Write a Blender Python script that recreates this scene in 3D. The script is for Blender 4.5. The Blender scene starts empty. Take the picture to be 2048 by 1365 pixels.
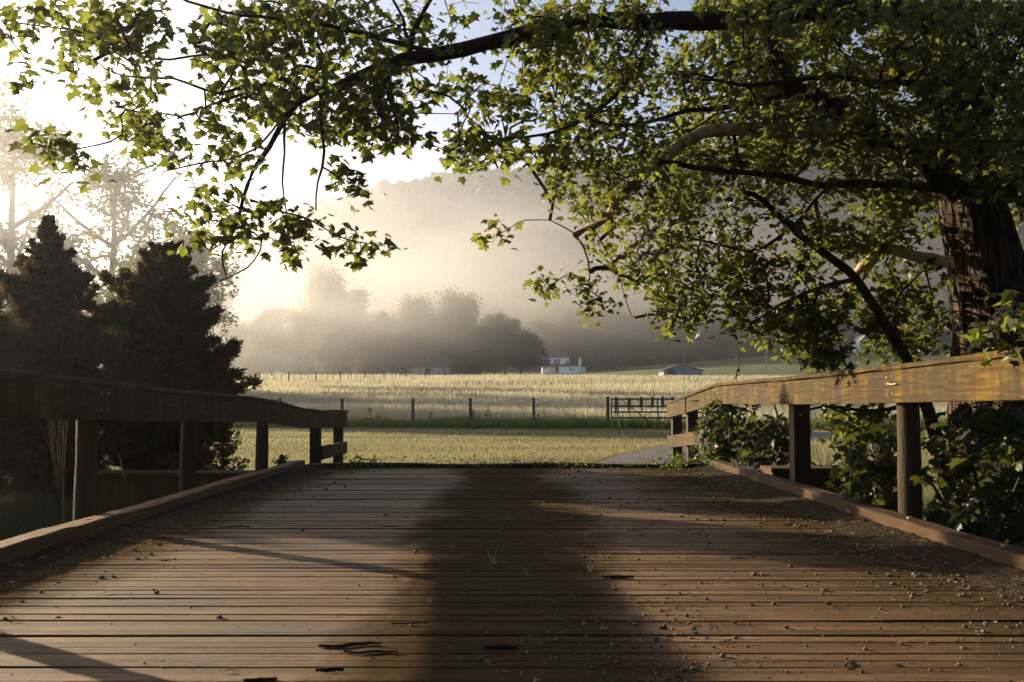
import bpy, math, random
import numpy as np
from mathutils import Vector

R = math.radians
rng = np.random.default_rng(7)
random.seed(7)
sc = bpy.context.scene
COL = sc.collection

# ------------------------------------------------------------------ camera
F = 1991.0
PITCH = math.atan(118.0 / F)
CAM = np.array([0.0, 0.0, 0.8])
cd = bpy.data.cameras.new('camera')
cam = bpy.data.objects.new('camera', cd)
COL.objects.link(cam)
cam.location = CAM
cam.rotation_euler = (R(90) + PITCH, 0, 0)
cd.sensor_width = 36.0
cd.lens = 35.0
cd.clip_start = 0.05
cd.clip_end = 3000
sc.camera = cam

# ------------------------------------------------------------------ light
SUN_EL = R(13.6)
SUN_AZ = R(-53.0)                       # 0 = straight ahead (+Y), negative = to the left
SUN_STRENGTH = 5.0
SKY_STRENGTH = 0.05
EXPOSURE = 2.2
w = bpy.data.worlds.new('World'); sc.world = w; w.use_nodes = True
nt = w.node_tree
for n in list(nt.nodes): nt.nodes.remove(n)
sky = nt.nodes.new('ShaderNodeTexSky'); sky.sky_type = 'NISHITA'; sky.sun_disc = False
sky.sun_elevation = SUN_EL; sky.sun_rotation = SUN_AZ
sky.air_density = 0.50; sky.dust_density = 1.4; sky.ozone_density = 0.4
bg = nt.nodes.new('ShaderNodeBackground'); bg.inputs[1].default_value = SKY_STRENGTH
wo = nt.nodes.new('ShaderNodeOutputWorld')
nt.links.new(sky.outputs[0], bg.inputs[0]); nt.links.new(bg.outputs[0], wo.inputs[0])
sd = bpy.data.lights.new('sun', 'SUN'); sd.energy = SUN_STRENGTH; sd.angle = R(0.6)
sd.color = (1.0, 0.79, 0.55)
sun = bpy.data.objects.new('sun', sd); COL.objects.link(sun)
SDIR = Vector((math.sin(SUN_AZ) * math.cos(SUN_EL), math.cos(SUN_AZ) * math.cos(SUN_EL), math.sin(SUN_EL)))
sun.rotation_euler = SDIR.to_track_quat('Z', 'Y').to_euler()
sun.location = (-30, 25, 30)

sc.view_settings.view_transform = 'Standard'
sc.view_settings.look = 'None'
sc.view_settings.gamma = 1.0
sc.view_settings.exposure = EXPOSURE
sc.render.engine = 'CYCLES'
sc.cycles.use_denoising = True
sc.cycles.max_bounces = 6
sc.cycles.diffuse_bounces = 2
sc.cycles.glossy_bounces = 2
sc.cycles.transmission_bounces = 4
sc.cycles.volume_bounces = 0
sc.cycles.transparent_max_bounces = 8
sc.cycles.caustics_reflective = False
sc.cycles.caustics_refractive = False

# ------------------------------------------------------------------ helpers
def P(px, py, Y):
    """point seen at photo pixel (px, py) at depth Y"""
    x = (px - 1024.0) / F; y = (682.5 - py) / F
    f = math.cos(PITCH) - y * math.sin(PITCH)
    u = math.sin(PITCH) + y * math.cos(PITCH)
    return np.array([x / f * Y, Y, CAM[2] + u / f * Y])

def ss(a, b, x):
    t = np.clip((np.asarray(x, float) - a) / (b - a), 0, 1)
    return t * t * (3 - 2 * t)

def tag(o, label=None, cat=None, group=None, kind=None):
    if label: o['label'] = label
    if cat: o['category'] = cat
    if group: o['group'] = group
    if kind: o['kind'] = kind
    return o

def empty(name, loc=(0, 0, 0), label=None, cat=None, group=None, rz=0.0, scale=1.0):
    o = bpy.data.objects.new(name, None); COL.objects.link(o)
    o.location = [float(v) for v in loc]; o.rotation_euler = (0, 0, rz)
    o.scale = (scale, scale, scale); o.empty_display_size = 0.2
    return tag(o, label, cat, group)

class MB:
    """collects geometry; verts are in WORLD coordinates, build() makes them local to the parent"""
    def __init__(s): s.v = []; s.f = []; s.c = []; s.n = 0
    def add(s, v, f, c=0.5):
        v = np.asarray(v, float).reshape(-1, 3)
        s.v.append(v)
        for a in f: s.f.append(np.asarray(a, int) + s.n) if not isinstance(f, np.ndarray) else None
        if isinstance(f, np.ndarray): s.f.append(f + s.n)
        cc = np.full(len(v), float(c)) if np.isscalar(c) else np.asarray(c, float)
        s.c.append(cc); s.n += len(v)
    def box(s, c, size, rz=0.0, tint=0.5, M=None):
        x, y, z = [d / 2.0 for d in size]
        v = np.array([[-x,-y,-z],[x,-y,-z],[x,y,-z],[-x,y,-z],[-x,-y,z],[x,-y,z],[x,y,z],[-x,y,z]])
        if rz:
            ca, sa = math.cos(rz), math.sin(rz)
            v = v @ np.array([[ca, sa, 0], [-sa, ca, 0], [0, 0, 1]])
        v = v + np.asarray(c)
        s.add(v, np.array([[0,3,2,1],[4,5,6,7],[0,1,5,4],[1,2,6,5],[2,3,7,6],[3,0,4,7]]), tint)
    def bar(s, a, b, wid, hgt, tint=0.5, up=(0, 0, 1)):
        a = np.asarray(a, float); b = np.asarray(b, float)
        d = (b - a) / np.linalg.norm(b - a)
        sd_ = np.cross(d, up); sd_ /= np.linalg.norm(sd_); u = np.cross(sd_, d)
        v = []
        for p in (a, b):
            for sx, sz in ((-1,-1),(1,-1),(1,1),(-1,1)):
                v.append(p + sd_ * sx * wid / 2 + u * sz * hgt / 2)
        s.add(v, np.array([[0,1,2,3],[7,6,5,4],[0,4,5,1],[1,5,6,2],[2,6,7,3],[3,7,4,0]]), tint)
    def tube(s, pts, rad, k=6, tint=0.5, cap=True):
        pts = np.asarray(pts, float); n = len(pts)
        rad = np.full(n, float(rad)) if np.isscalar(rad) else np.asarray(rad, float)
        d = np.gradient(pts, axis=0); d /= (np.linalg.norm(d, axis=1)[:, None] + 1e-9)
        ref = np.array([0.31, 0.17, 0.93]) if abs(d[0, 2]) < 0.8 else np.array([1.0, 0.1, 0.05])
        a = np.cross(d, ref); a /= (np.linalg.norm(a, axis=1)[:, None] + 1e-9)
        b = np.cross(d, a)
        th = np.arange(k) * 2 * math.pi / k
        ring = a[:, None, :] * np.cos(th)[None, :, None] + b[:, None, :] * np.sin(th)[None, :, None]
        v = (pts[:, None, :] + ring * rad[:, None, None]).reshape(-1, 3)
        i = np.arange(n - 1)[:, None] * k; j = np.arange(k)[None, :]; j2 = (j + 1) % k
        f = np.stack([i + j, i + j2, i + k + j2, i + k + j], -1).reshape(-1, 4)
        s.add(v, f, tint)
        if cap and k > 3:
            s.f.append(np.array([list(range(k))]) + s.n - n * k)
            s.f.append(np.array([list(range(k))[::-1]]) + s.n - k)
    def build(s, name, mat, parent=None, smooth=False):
        v = np.concatenate(s.v); c = np.concatenate(s.c)
        loops = []; tot = []
        for f in s.f:
            f = np.atleast_2d(f); loops.append(f.ravel()); tot.append(np.full(len(f), f.shape[1]))
        loops = np.concatenate(loops); tot = np.concatenate(tot)
        o = mesh_obj(name, v, loops, tot, c, mat, parent, smooth)
        return o

def mesh_obj(name, v, loops, tot, c, mat, parent=None, smooth=False, link=True):
    if parent is not None:
        v = v - np.array(parent['_o']) if '_o' in parent else v - world_loc(parent)
    me = bpy.data.meshes.new(name)
    me.vertices.add(len(v)); me.vertices.foreach_set('co', v.astype(np.float32).ravel())
    me.loops.add(len(loops)); me.loops.foreach_set('vertex_index', loops.astype(np.int32))
    start = np.concatenate([[0], np.cumsum(tot)[:-1]]).astype(np.int32)
    me.polygons.add(len(tot)); me.polygons.foreach_set('loop_start', start)
    try: me.polygons.foreach_set('loop_total', tot.astype(np.int32))
    except Exception: pass
    me.polygons.foreach_set('use_smooth', np.full(len(tot), bool(smooth)))
    at = me.attributes.new('tint', 'FLOAT', 'POINT'); at.data.foreach_set('value', c.astype(np.float32))
    me.update(calc_edges=True)
    if mat: me.materials.append(mat)
    o = bpy.data.objects.new(name, me)
    COL.objects.link(o)
    if parent is not None: o.parent = parent
    return o

def world_loc(p):
    loc = np.array(p.location)
    q = p.parent
    while q is not None:
        loc = loc + np.array(q.location); q = q.parent
    return loc

def copy_tree(o, parent=None):
    c = o.copy(); COL.objects.link(c)
    if parent: c.parent = parent
    for ch in o.children:
        copy_tree(ch, c)
    return c

def vnoise(x, y, seed=0):
    """cheap smooth value noise, vectorised"""
    x = np.asarray(x, float); y = np.asarray(y, float)
    xi = np.floor(x).astype(np.int64); yi = np.floor(y).astype(np.int64)
    def h(a, b):
        n = (a * 374761393 + b * 668265263 + seed * 1442695) & 0xffffffff
        n = ((n ^ (n >> 13)) * 1274126177) & 0xffffffff
        return ((n ^ (n >> 16)) & 0xffff) / 65535.0
    fx = x - xi; fy = y - yi; fx = fx * fx * (3 - 2 * fx); fy = fy * fy * (3 - 2 * fy)
    return (h(xi, yi) * (1 - fx) + h(xi + 1, yi) * fx) * (1 - fy) + (h(xi, yi + 1) * (1 - fx) + h(xi + 1, yi + 1) * fx) * fy

def fbm(x, y, seed=0, o=4):
    t = 0; a = 0.5
    for i in range(o):
        t = t + a * (vnoise(np.asarray(x) * 2 ** i, np.asarray(y) * 2 ** i, seed + i) - 0.5); a *= 0.5
    return t

# ------------------------------------------------------------------ materials
class NT:
    def __init__(s, name):
        s.m = bpy.data.materials.new(name); s.m.use_nodes = True
        s.t = s.m.node_tree
        for n in list(s.t.nodes): s.t.nodes.remove(n)
        s.out = s.t.nodes.new('ShaderNodeOutputMaterial')
    def n(s, typ, **kw):
        nd = s.t.nodes.new(typ)
        for k, v in kw.items():
            if k.startswith('i_'):
                key = k[2:]; key = int(key) if key.isdigit() else key.replace('_', ' ')
                nd.inputs[key].default_value = v
            else: setattr(nd, k, v)
        return nd
    def l(s, a, b): s.t.links.new(a, b)
    def coord(s, scale=(1, 1, 1), kind='Object', rot=(0, 0, 0)):
        c = s.n('ShaderNodeTexCoord'); m = s.n('ShaderNodeMapping')
        m.inputs['Scale'].default_value = scale; m.inputs['Rotation'].default_value = rot
        s.l(c.outputs[kind], m.inputs['Vector']); return m.outputs[0]
    def noise(s, vec, scale, detail=5, rough=0.6, dist=0.0):
        nd = s.n('ShaderNodeTexNoise'); nd.inputs['Scale'].default_value = scale
        nd.inputs['Detail'].default_value = detail; nd.inputs['Roughness'].default_value = rough
        nd.inputs['Distortion'].default_value = dist
        s.l(vec, nd.inputs['Vector']); return nd.outputs[0]
    def ramp(s, fac, stops):
        r = s.n('ShaderNodeValToRGB'); e = r.color_ramp.elements
        while len(e) < len(stops): e.new(0.5)
        for q, (p, c) in zip(e, stops):
            q.position = p; q.color = (c[0], c[1], c[2], 1) if not np.isscalar(c) else (c, c, c, 1)
        s.l(fac, r.inputs[0]); return r.outputs[0]
    def mix(s, fac, a, b, mode='MIX'):
        m = s.n('ShaderNodeMix', data_type='RGBA', blend_type=mode)
        for sock, v in ((m.inputs[0], fac), (m.inputs[6], a), (m.inputs[7], b)):
            if hasattr(v, 'is_linked') or hasattr(v, 'links'): s.l(v, sock)
            elif np.isscalar(v): sock.default_value = v
            else: sock.default_value = (v[0], v[1], v[2], 1)
        return m.outputs[2]
    def math(s, op, a, b=0.0):
        m = s.n('ShaderNodeMath', operation=op)
        for sock, v in ((m.inputs[0], a), (m.inputs[1], b)):
            if hasattr(v, 'links'): s.l(v, sock)
            else: sock.default_value = v
        return m.outputs[0]
    def tint(s):
        a = s.n('ShaderNodeAttribute', attribute_name='tint'); return a.outputs['Fac']
    def finish(s, color, rough=0.8, bump=None, bstr=0.3, bdist=0.01, spec=0.3, trans=None, tfac=0.4):
        b = s.n('ShaderNodeBsdfPrincipled')
        for sock, v in ((b.inputs['Base Color'], color), (b.inputs['Roughness'], rough)):
            if hasattr(v, 'links'): s.l(v, sock)
            elif np.isscalar(v): sock.default_value = v
            else: sock.default_value = (v[0], v[1], v[2], 1)
        if hasattr(spec, 'links'): s.l(spec, b.inputs['Specular IOR Level'])
        else: b.inputs['Specular IOR Level'].default_value = spec
        if bump is not None:
            bp = s.n('ShaderNodeBump'); bp.inputs['Strength'].default_value = bstr
            bp.inputs['Distance'].default_value = bdist
            s.l(bump, bp.inputs['Height']); s.l(bp.outputs[0], b.inputs['Normal'])
        if trans is not None:
            t = s.n('ShaderNodeBsdfTranslucent')
            if hasattr(trans, 'links'): s.l(trans, t.inputs[0])
            else: t.inputs[0].default_value = (trans[0], trans[1], trans[2], 1)
            mx = s.n('ShaderNodeMixShader'); mx.inputs[0].default_value = tfac
            s.l(b.outputs[0], mx.inputs[1]); s.l(t.outputs[0], mx.inputs[2]); s.l(mx.outputs[0], s.out.inputs[0])
        else: s.l(b.outputs[0], s.out.inputs[0])
        return s.m

def m_simple(name, a, b, scale=6, rough=0.8, bstr=0.3, bdist=0.01, spec=0.12, stretch=(1, 1, 1)):
    s = NT(name); v = s.coord(stretch); n1 = s.noise(v, scale)
    c = s.mix(n1, a, b); c2 = s.mix(s.tint(), (0.55,) * 3, (1.45,) * 3)
    c = s.mix(1.0, c, c2, 'MULTIPLY')
    return s.finish(c, rough, n1, bstr, bdist, spec)

def m_deck():
    s = NT('deck_wood')
    g = s.coord((0.7, 30, 30)); grain = s.noise(g, 3.0, 10, 0.78, 0.5)
    b = s.coord((1, 1, 1)); blot = s.noise(b, 1.3, 6, 0.65); fine = s.noise(b, 38, 6, 0.75)
    big = s.noise(s.coord((0.9, 0.25, 1)), 1.1, 4, 0.6)
    base = s.ramp(grain, [(0.36, (0.030, 0.018, 0.008)), (0.48, (0.126, 0.079, 0.042)), (0.66, (0.250, 0.162, 0.090))])
    pl = s.mix(s.tint(), (0.50, 0.48, 0.46), (1.38, 1.36, 1.30))
    c = s.mix(1.0, base, pl, 'MULTIPLY')
    # dirt strip between the wheel tracks and dirt towards the kerbs: where nothing is scrubbed clean
    sx = s.n('ShaderNodeSeparateXYZ'); s.l(s.coord((1, 1, 1)), sx.inputs[0])
    ax = s.math('ABSOLUTE', s.math('ADD', sx.outputs[0], 0.02))
    wob = s.math('ADD', s.math('MULTIPLY', s.math('SUBTRACT', big, 0.5), 1.3), s.math('MULTIPLY', s.math('SUBTRACT', blot, 0.5), 0.5))
    mid = s.ramp(s.math('ADD', ax, wob), [(0.36, 1.0), (0.62, 0.0)])
    rightd = s.ramp(s.math('MULTIPLY', s.math('ADD', sx.outputs[0], wob), 0.4), [(0.44, 0.0), (0.72, 1.0)])
    leftd = s.ramp(s.math('MULTIPLY', s.math('SUBTRACT', wob, sx.outputs[0]), 0.4), [(0.68, 0.0), (0.84, 1.0)])
    edge = s.math('MAXIMUM', rightd, leftd)
    dirtf = s.math('MULTIPLY', s.math('MAXIMUM', mid, edge), s.ramp(s.mix(0.5, blot, fine), [(0.36, 0.55), (0.50, 1.0)]))
    dirt = s.mix(fine, (0.022, 0.017, 0.010), (0.085, 0.062, 0.032))
    c = s.mix(s.math('MULTIPLY', dirtf, 0.85), c, dirt)
    speck = s.ramp(fine, [(0.54, 0.0), (0.64, 1.0)])
    c = s.mix(s.math('MULTIPLY', speck, 0.65), c, (0.040, 0.026, 0.014))
    c = s.mix(1.0, c, s.ramp(blot, [(0.35, 0.62), (0.65, 1.25)]), 'MULTIPLY')
    hb = s.mix(0.45, grain, fine)
    rough = s.mix(dirtf, s.ramp(blot, [(0.3, 0.48), (0.7, 0.68)]), (0.97,) * 3)
    return s.finish(c, rough, hb, 1.0, 0.02, s.math('MULTIPLY', s.math('SUBTRACT', 1.0, dirtf), 0.07))

def m_rail():
    s = NT('weathered_rail_wood')
    g = s.coord((16, 0.7, 16)); grain = s.noise(g, 3.0, 8, 0.7, 0.5)
    wv = s.n('ShaderNodeTexWave', wave_type='RINGS', rings_direction='Y'); wv.inputs['Scale'].default_value = 9
    wv.inputs['Distortion'].default_value = 14; wv.inputs['Detail'].default_value = 3; wv.inputs['Detail Scale'].default_value = 0.7
    s.l(s.coord((1.6, 0.22, 1.6)), wv.inputs['Vector'])
    base = s.ramp(s.mix(0.25, grain, wv.outputs[0]), [(0.25, (0.020, 0.010, 0.001)), (0.5, (0.062, 0.034, 0.003)), (0.8, (0.120, 0.070, 0.007))])
    streak = s.noise(s.coord((1.2, 5.5, 0.5)), 1.6, 5, 0.6)
    c = s.mix(s.ramp(streak, [(0.38, 0.0), (0.54, 0.92)]), base, (0.026, 0.018, 0.008))
    moss = s.noise(s.coord(), 5, 6, 0.7)
    c = s.mix(s.ramp(moss, [(0.52, 0.0), (0.68, 0.6)]), c, (0.070, 0.058, 0.012))
    c = s.mix(1.0, c, s.mix(s.tint(), (0.7,) * 3, (1.3,) * 3), 'MULTIPLY')
    return s.finish(c, 0.75, s.mix(0.5, grain, wv.outputs[0]), 0.6, 0.008, 0.08)

def m_leaf(name, a, b, trans, tfac=0.5, rough=0.5, spec=0.35):
    s = NT(name); c = s.mix(s.tint(), a, b)
    tr = s.mix(s.tint(), [x * 0.75 for x in trans], [x * 1.2 for x in trans])
    return s.finish(c, rough, None, trans=tr, tfac=tfac, spec=spec)

def m_bark(name, dark, light, zs=0.3, scale=7, bstr=1.0, bdist=0.05):
    s = NT(name); v = s.coord((1, 1, zs)); n1 = s.noise(v, scale, 7, 0.65, 0.8)
    vo = s.n('ShaderNodeTexVoronoi', feature='DISTANCE_TO_EDGE'); vo.inputs['Scale'].default_value = scale * 1.6
    s.l(s.coord((1, 1, zs * 0.35)), vo.inputs['Vector'])
    crack = s.ramp(vo.outputs[0], [(0.0, 0.0), (0.16, 1.0)])
    h = s.mix(0.5, n1, crack, 'MULTIPLY')
    c = s.ramp(s.mix(0.6, n1, crack), [(0.15, [x * 0.45 for x in dark]), (0.5, dark), (0.85, light)])
    return s.finish(c, 0.9, h, bstr, bdist, 0.2)

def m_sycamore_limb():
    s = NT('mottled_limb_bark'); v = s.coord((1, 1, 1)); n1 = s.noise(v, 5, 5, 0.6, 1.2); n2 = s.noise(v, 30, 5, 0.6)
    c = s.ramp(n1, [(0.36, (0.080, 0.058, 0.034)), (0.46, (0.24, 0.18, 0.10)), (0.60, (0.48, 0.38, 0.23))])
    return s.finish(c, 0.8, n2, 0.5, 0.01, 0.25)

def m_ground():
    s = NT('valley_ground'); co = s.coord()
    sx = s.n('ShaderNodeSeparateXYZ'); s.l(co, sx.inputs[0])
    n1 = s.noise(co, 0.35, 6, 0.6); n2 = s.noise(co, 5, 7, 0.7); n3 = s.noise(s.coord((0.3, 1, 1)), 0.06, 4, 0.5)
    lawn = s.mix(s.mix(0.5, n1, n2), (0.045, 0.060, 0.018), (0.13, 0.135, 0.045))
    hay = s.mix(s.mix(0.5, n3, n2), (0.11, 0.10, 0.05), (0.22, 0.19, 0.11))
    earth = s.mix(n2, (0.03, 0.024, 0.014), (0.09, 0.07, 0.04))
    far = s.mix(n3, (0.07, 0.10, 0.035), (0.13, 0.15, 0.06))
    f1 = s.ramp(s.math('MULTIPLY', s.math('ADD', sx.outputs[1], s.math('MULTIPLY', n1, 0.8)), 0.01), [(0.395, 0.0), (0.41, 1.0)])
    c = s.mix(f1, lawn, hay)
    f2 = s.ramp(s.math('MULTIPLY', sx.outputs[1], 0.002), [(0.30, 0.0), (0.42, 1.0)])
    c = s.mix(f2, c, far)
    f3 = s.ramp(s.math('MULTIPLY', s.math('ADD', sx.outputs[1], s.math('MULTIPLY', n1, 3.0)), 0.05), [(0.58, 1.0), (0.66, 0.0)])
    c = s.mix(f3, c, earth)
    return s.finish(c, 0.95, n2, 0.8, 0.06, 0.1)

def m_gravel(name, a, b, sc_=40):
    s = NT(name); co = s.coord()
    vo = s.n('ShaderNodeTexVoronoi'); vo.inputs['Scale'].default_value = sc_; s.l(co, vo.inputs['Vector'])
    c = s.mix(vo.outputs['Distance'], a, b); c = s.mix(s.noise(co, 2, 5), c, a)
    return s.finish(c, 0.9, vo.outputs['Distance'], 0.9, 0.02, 0.2)

M = {}
M['deck'] = m_deck()
M['rail'] = m_rail()
M['kerb'] = m_simple('kerb_wood', (0.022, 0.012, 0.005), (0.125, 0.068, 0.026), 12, 0.8, 0.6, 0.01, stretch=(9, 0.6, 9))
M['post'] = m_simple('post_wood', (0.022, 0.016, 0.010), (0.065, 0.047, 0.029), 9, 0.85, 0.6, 0.01, stretch=(8, 8, 0.5))
M['greywood'] = m_simple('grey_weathered_wood', (0.10, 0.095, 0.085), (0.24, 0.23, 0.21), 9, 0.85, 0.4, 0.01, stretch=(2, 2, 1))
M['darkwood'] = m_simple('dark_fence_wood', (0.045, 0.038, 0.03), (0.11, 0.09, 0.07), 9, 0.85, 0.4, 0.01)
M['leaf'] = m_leaf('sycamore_leaf', (0.013, 0.022, 0.006), (0.055, 0.068, 0.016), (0.18, 0.21, 0.03), 0.42)
M['vine_leaf'] = m_leaf('vine_leaf', (0.011, 0.018, 0.005), (0.026, 0.038, 0.010), (0.10, 0.125, 0.018), 0.32)
M['cedar'] = m_leaf('cedar_foliage', (0.007, 0.010, 0.004), (0.026, 0.030, 0.009), (0.14, 0.11, 0.02), 0.22, 0.8, 0.1)
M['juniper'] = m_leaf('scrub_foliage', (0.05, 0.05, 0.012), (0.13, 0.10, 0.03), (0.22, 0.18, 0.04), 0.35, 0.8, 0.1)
M['far_leaf'] = m_leaf('far_foliage', (0.036, 0.058, 0.018), (0.085, 0.115, 0.035), (0.13, 0.17, 0.04), 0.38, 0.8, 0.1)
M['bark'] = m_bark('furrowed_bark', (0.014, 0.010, 0.007), (0.060, 0.037, 0.019), 0.22, 9, 1.0, 0.06)
M['limb'] = m_sycamore_limb()
M['twig'] = m_simple('twig_bark', (0.018, 0.013, 0.009), (0.055, 0.040, 0.026), 14, 0.9, 0.5, 0.005)
M['far_bark'] = m_simple('far_bark', (0.06, 0.045, 0.03), (0.13, 0.10, 0.07), 3, 0.9)
M['ground'] = m_ground()
M['hay'] = m_leaf('hay_grass', (0.12, 0.125, 0.07), (0.43, 0.41, 0.29), (0.44, 0.41, 0.27), 0.5, 0.8, 0.1)
M['lawn'] = m_leaf('lawn_grass', (0.045, 0.056, 0.018), (0.17, 0.165, 0.09), (0.22, 0.205, 0.10), 0.45, 0.7, 0.25)
M['weed'] = m_leaf('weed_leaf', (0.022, 0.036, 0.010), (0.060, 0.085, 0.02), (0.15, 0.21, 0.03), 0.4, 0.7, 0.2)
M['drystalk'] = m_leaf('dry_stalk', (0.12, 0.09, 0.045), (0.24, 0.18, 0.09), (0.28, 0.20, 0.08), 0.4, 0.8, 0.1)
M['gravel'] = m_gravel('drive_gravel', (0.05, 0.048, 0.05), (0.16, 0.15, 0.15), 22)
M['stone'] = m_simple('small_stone', (0.05, 0.042, 0.034), (0.17, 0.135, 0.10), 30, 0.95, 0.4, 0.004, 0.1)
M['dirt'] = m_simple('loose_dirt', (0.012, 0.009, 0.006), (0.045, 0.034, 0.022), 40, 1.0, 1.0, 0.02, 0.05)
M['concrete'] = m_simple('stained_abutment_timber', (0.012, 0.008, 0.004), (0.14, 0.085, 0.025), 4, 0.9, 0.6, 0.02, stretch=(2.5, 2.5, 0.5))
M['white'] = m_simple('white_siding', (0.68, 0.70, 0.72), (0.82, 0.83, 0.84), 1.0, 0.6, 0.1)
M['roof'] = m_simple('dark_shingles', (0.05, 0.045, 0.045), (0.10, 0.09, 0.09), 3, 0.9)
M['brick'] = m_simple('brick_wall', (0.16, 0.07, 0.05), (0.26, 0.12, 0.08), 4, 0.9)
M['pink'] = m_simple('pinkish_wall', (0.42, 0.33, 0.29), (0.52, 0.42, 0.37), 1, 0.8)
M['glass'] = m_simple('dark_window_glass', (0.02, 0.02, 0.025), (0.05, 0.05, 0.06), 1, 0.15, 0.0, 0.001, 0.5)
M['black'] = m_simple('dark_shutter', (0.02, 0.022, 0.022), (0.04, 0.04, 0.04), 1, 0.6)
M['barn'] = m_simple('barn_boards', (0.17, 0.17, 0.175), (0.34, 0.335, 0.34), 6, 0.9, 0.3, 0.02, stretch=(5, 5, 0.3))
M['metal'] = m_simple('painted_gate_metal', (0.040, 0.050, 0.058), (0.075, 0.09, 0.10), 8, 0.5, 0.1)
M['wire'] = m_simple('wire', (0.12, 0.11, 0.10), (0.2, 0.18, 0.16), 8, 0.5, 0.1)
M['carpaint'] = m_simple('pale_car_paint', (0.62, 0.64, 0.66), (0.7, 0.72, 0.74), 1, 0.3, 0.0, 0.001, 0.5)
M['rubber'] = m_simple('rubber', (0.02,) * 3, (0.04,) * 3, 1, 0.8)
M['nail'] = m_simple('rusty_iron', (0.22, 0.17, 0.12), (0.35, 0.30, 0.25), 20, 0.5, 0.1)

# ------------------------------------------------------------------ terrain
_TY = [-60, -12, -6, 9.2, 11.3, 12.5, 20, 38, 50, 60, 80, 100, 120, 150, 175, 200, 240, 280, 330, 400, 900]
_TZ = [-.3, -.35, -2.3, -2.2, -.75, -.32, -.3, -.3, -.15, .1, .9, 1.8, 2.8, 4.0, 4.3, 4.75, 6.2, 7.7, 9.4, 12.5, 20]
def T(X, Y):
    X = np.asarray(X, float); Y = np.asarray(Y, float)
    acc = 0
    for d in (-0.5, 0, 0.5):
        acc = acc + np.interp(Y + d * np.clip(Y * 0.12, 0.6, 14), _TY, _TZ)
    z = acc / 3
    u = np.where(Y > 20, X / np.maximum(Y, 20), 0)
    z = z + 30 * np.clip(u - 0.06, 0, 0.8) * ss(235, 370, Y)
    far = ss(42, 70, Y)
    z = z + far * 0.75 * fbm(X / 38, Y / 13, 3, 3) * ss(330, 150, Y)
    z = z + .22 * fbm(X / 8, Y / 2.6, 15, 3) * ss(13, 19, Y) * ss(80, 50, Y)
    bank = ss(2.6, 5.5, np.abs(X)) * ss(22, 12, Y) * ss(-10, 4, Y)
    z = z - 0.35 * bank + 0.10 * fbm(X / 1.5, Y / 1.5, 5, 3) * (0.3 + bank)
    return z

def grid_axis(lo, hi, n, s):
    t = np.linspace(math.asinh(lo / s), math.asinh(hi / s), n)
    return np.sinh(t) * s

def sheet(name, XS, YS, Zf, mat, **kw):
    gx, gy = np.meshgrid(XS, YS); z = Zf(gx, gy)
    v = np.stack([gx, gy, z], -1).reshape(-1, 3)
    nx, ny = len(XS), len(YS)
    i = (np.arange(ny - 1)[:, None] * nx + np.arange(nx - 1)[None, :]).reshape(-1)
    f = np.stack([i, i + 1, i + nx + 1, i + nx], -1)
    o = mesh_obj(name, v, f.ravel(), np.full(len(f), 4), np.full(len(v), .5), mat, None, True)
    return tag(o, kind='structure')

sheet('ground', grid_axis(-440, 440, 320, 12), np.concatenate([np.linspace(-38, 4, 30)[:-1], 4 + grid_axis(0, 760, 420, 14)]), T, M['ground'])
# gravel drive, curving from the bridge to the gate side on the right
def drive():
    cl = np.array([[1.6, 12.3], [2.7, 16], [4.1, 21], [6.4, 26], [9, 31], [14, 34], [24, 36.5], [40, 38]])
    t = np.linspace(0, 7, 60); c = np.stack([np.interp(t, range(8), cl[:, 0]), np.interp(t, range(8), cl[:, 1])], -1)
    k = np.ones(7) / 7; cp = np.pad(c, ((3, 3), (0, 0)), 'edge'); c = np.stack([np.convolve(cp[:, i], k, 'valid') for i in (0, 1)], -1)
    d = np.gradient(c, axis=0); d /= np.linalg.norm(d, axis=1)[:, None]; nrm = np.stack([d[:, 1], -d[:, 0]], -1)
    rows = []
    for q in np.linspace(-1, 1, 9):
        wd = 1.5 + 0.35 * fbm(t * 1.3, t * 0 + q * 3, 9)[:, None] * 2
        p = c + nrm * q * wd; rows.append(np.column_stack([p, T(p[:, 0], p[:, 1]) + 0.03 * (1 - q * q) + 0.012]))
    v = np.stack(rows, 1); n, m = v.shape[:2]
    i = (np.arange(n - 1)[:, None] * m + np.arange(m - 1)[None, :]).reshape(-1)
    f = np.stack([i, i + 1, i + m + 1, i + m], -1)
    tag(mesh_obj('gravel_path', v.reshape(-1, 3), f.ravel(), np.full(len(f), 4), np.full(n * m, .5), M['gravel'], None, True), kind='structure')
    return c
DRIVE = drive()
sheet('creek_water', np.linspace(-60, 60, 20), np.linspace(-4.5, 8.2, 12), lambda x, y: np.full_like(x, -2.02), m_simple('creek_water', (0.02, 0.022, 0.015), (0.03, 0.03, 0.02), 3, 0.08, 0.1, 0.01, 0.5))

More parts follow.
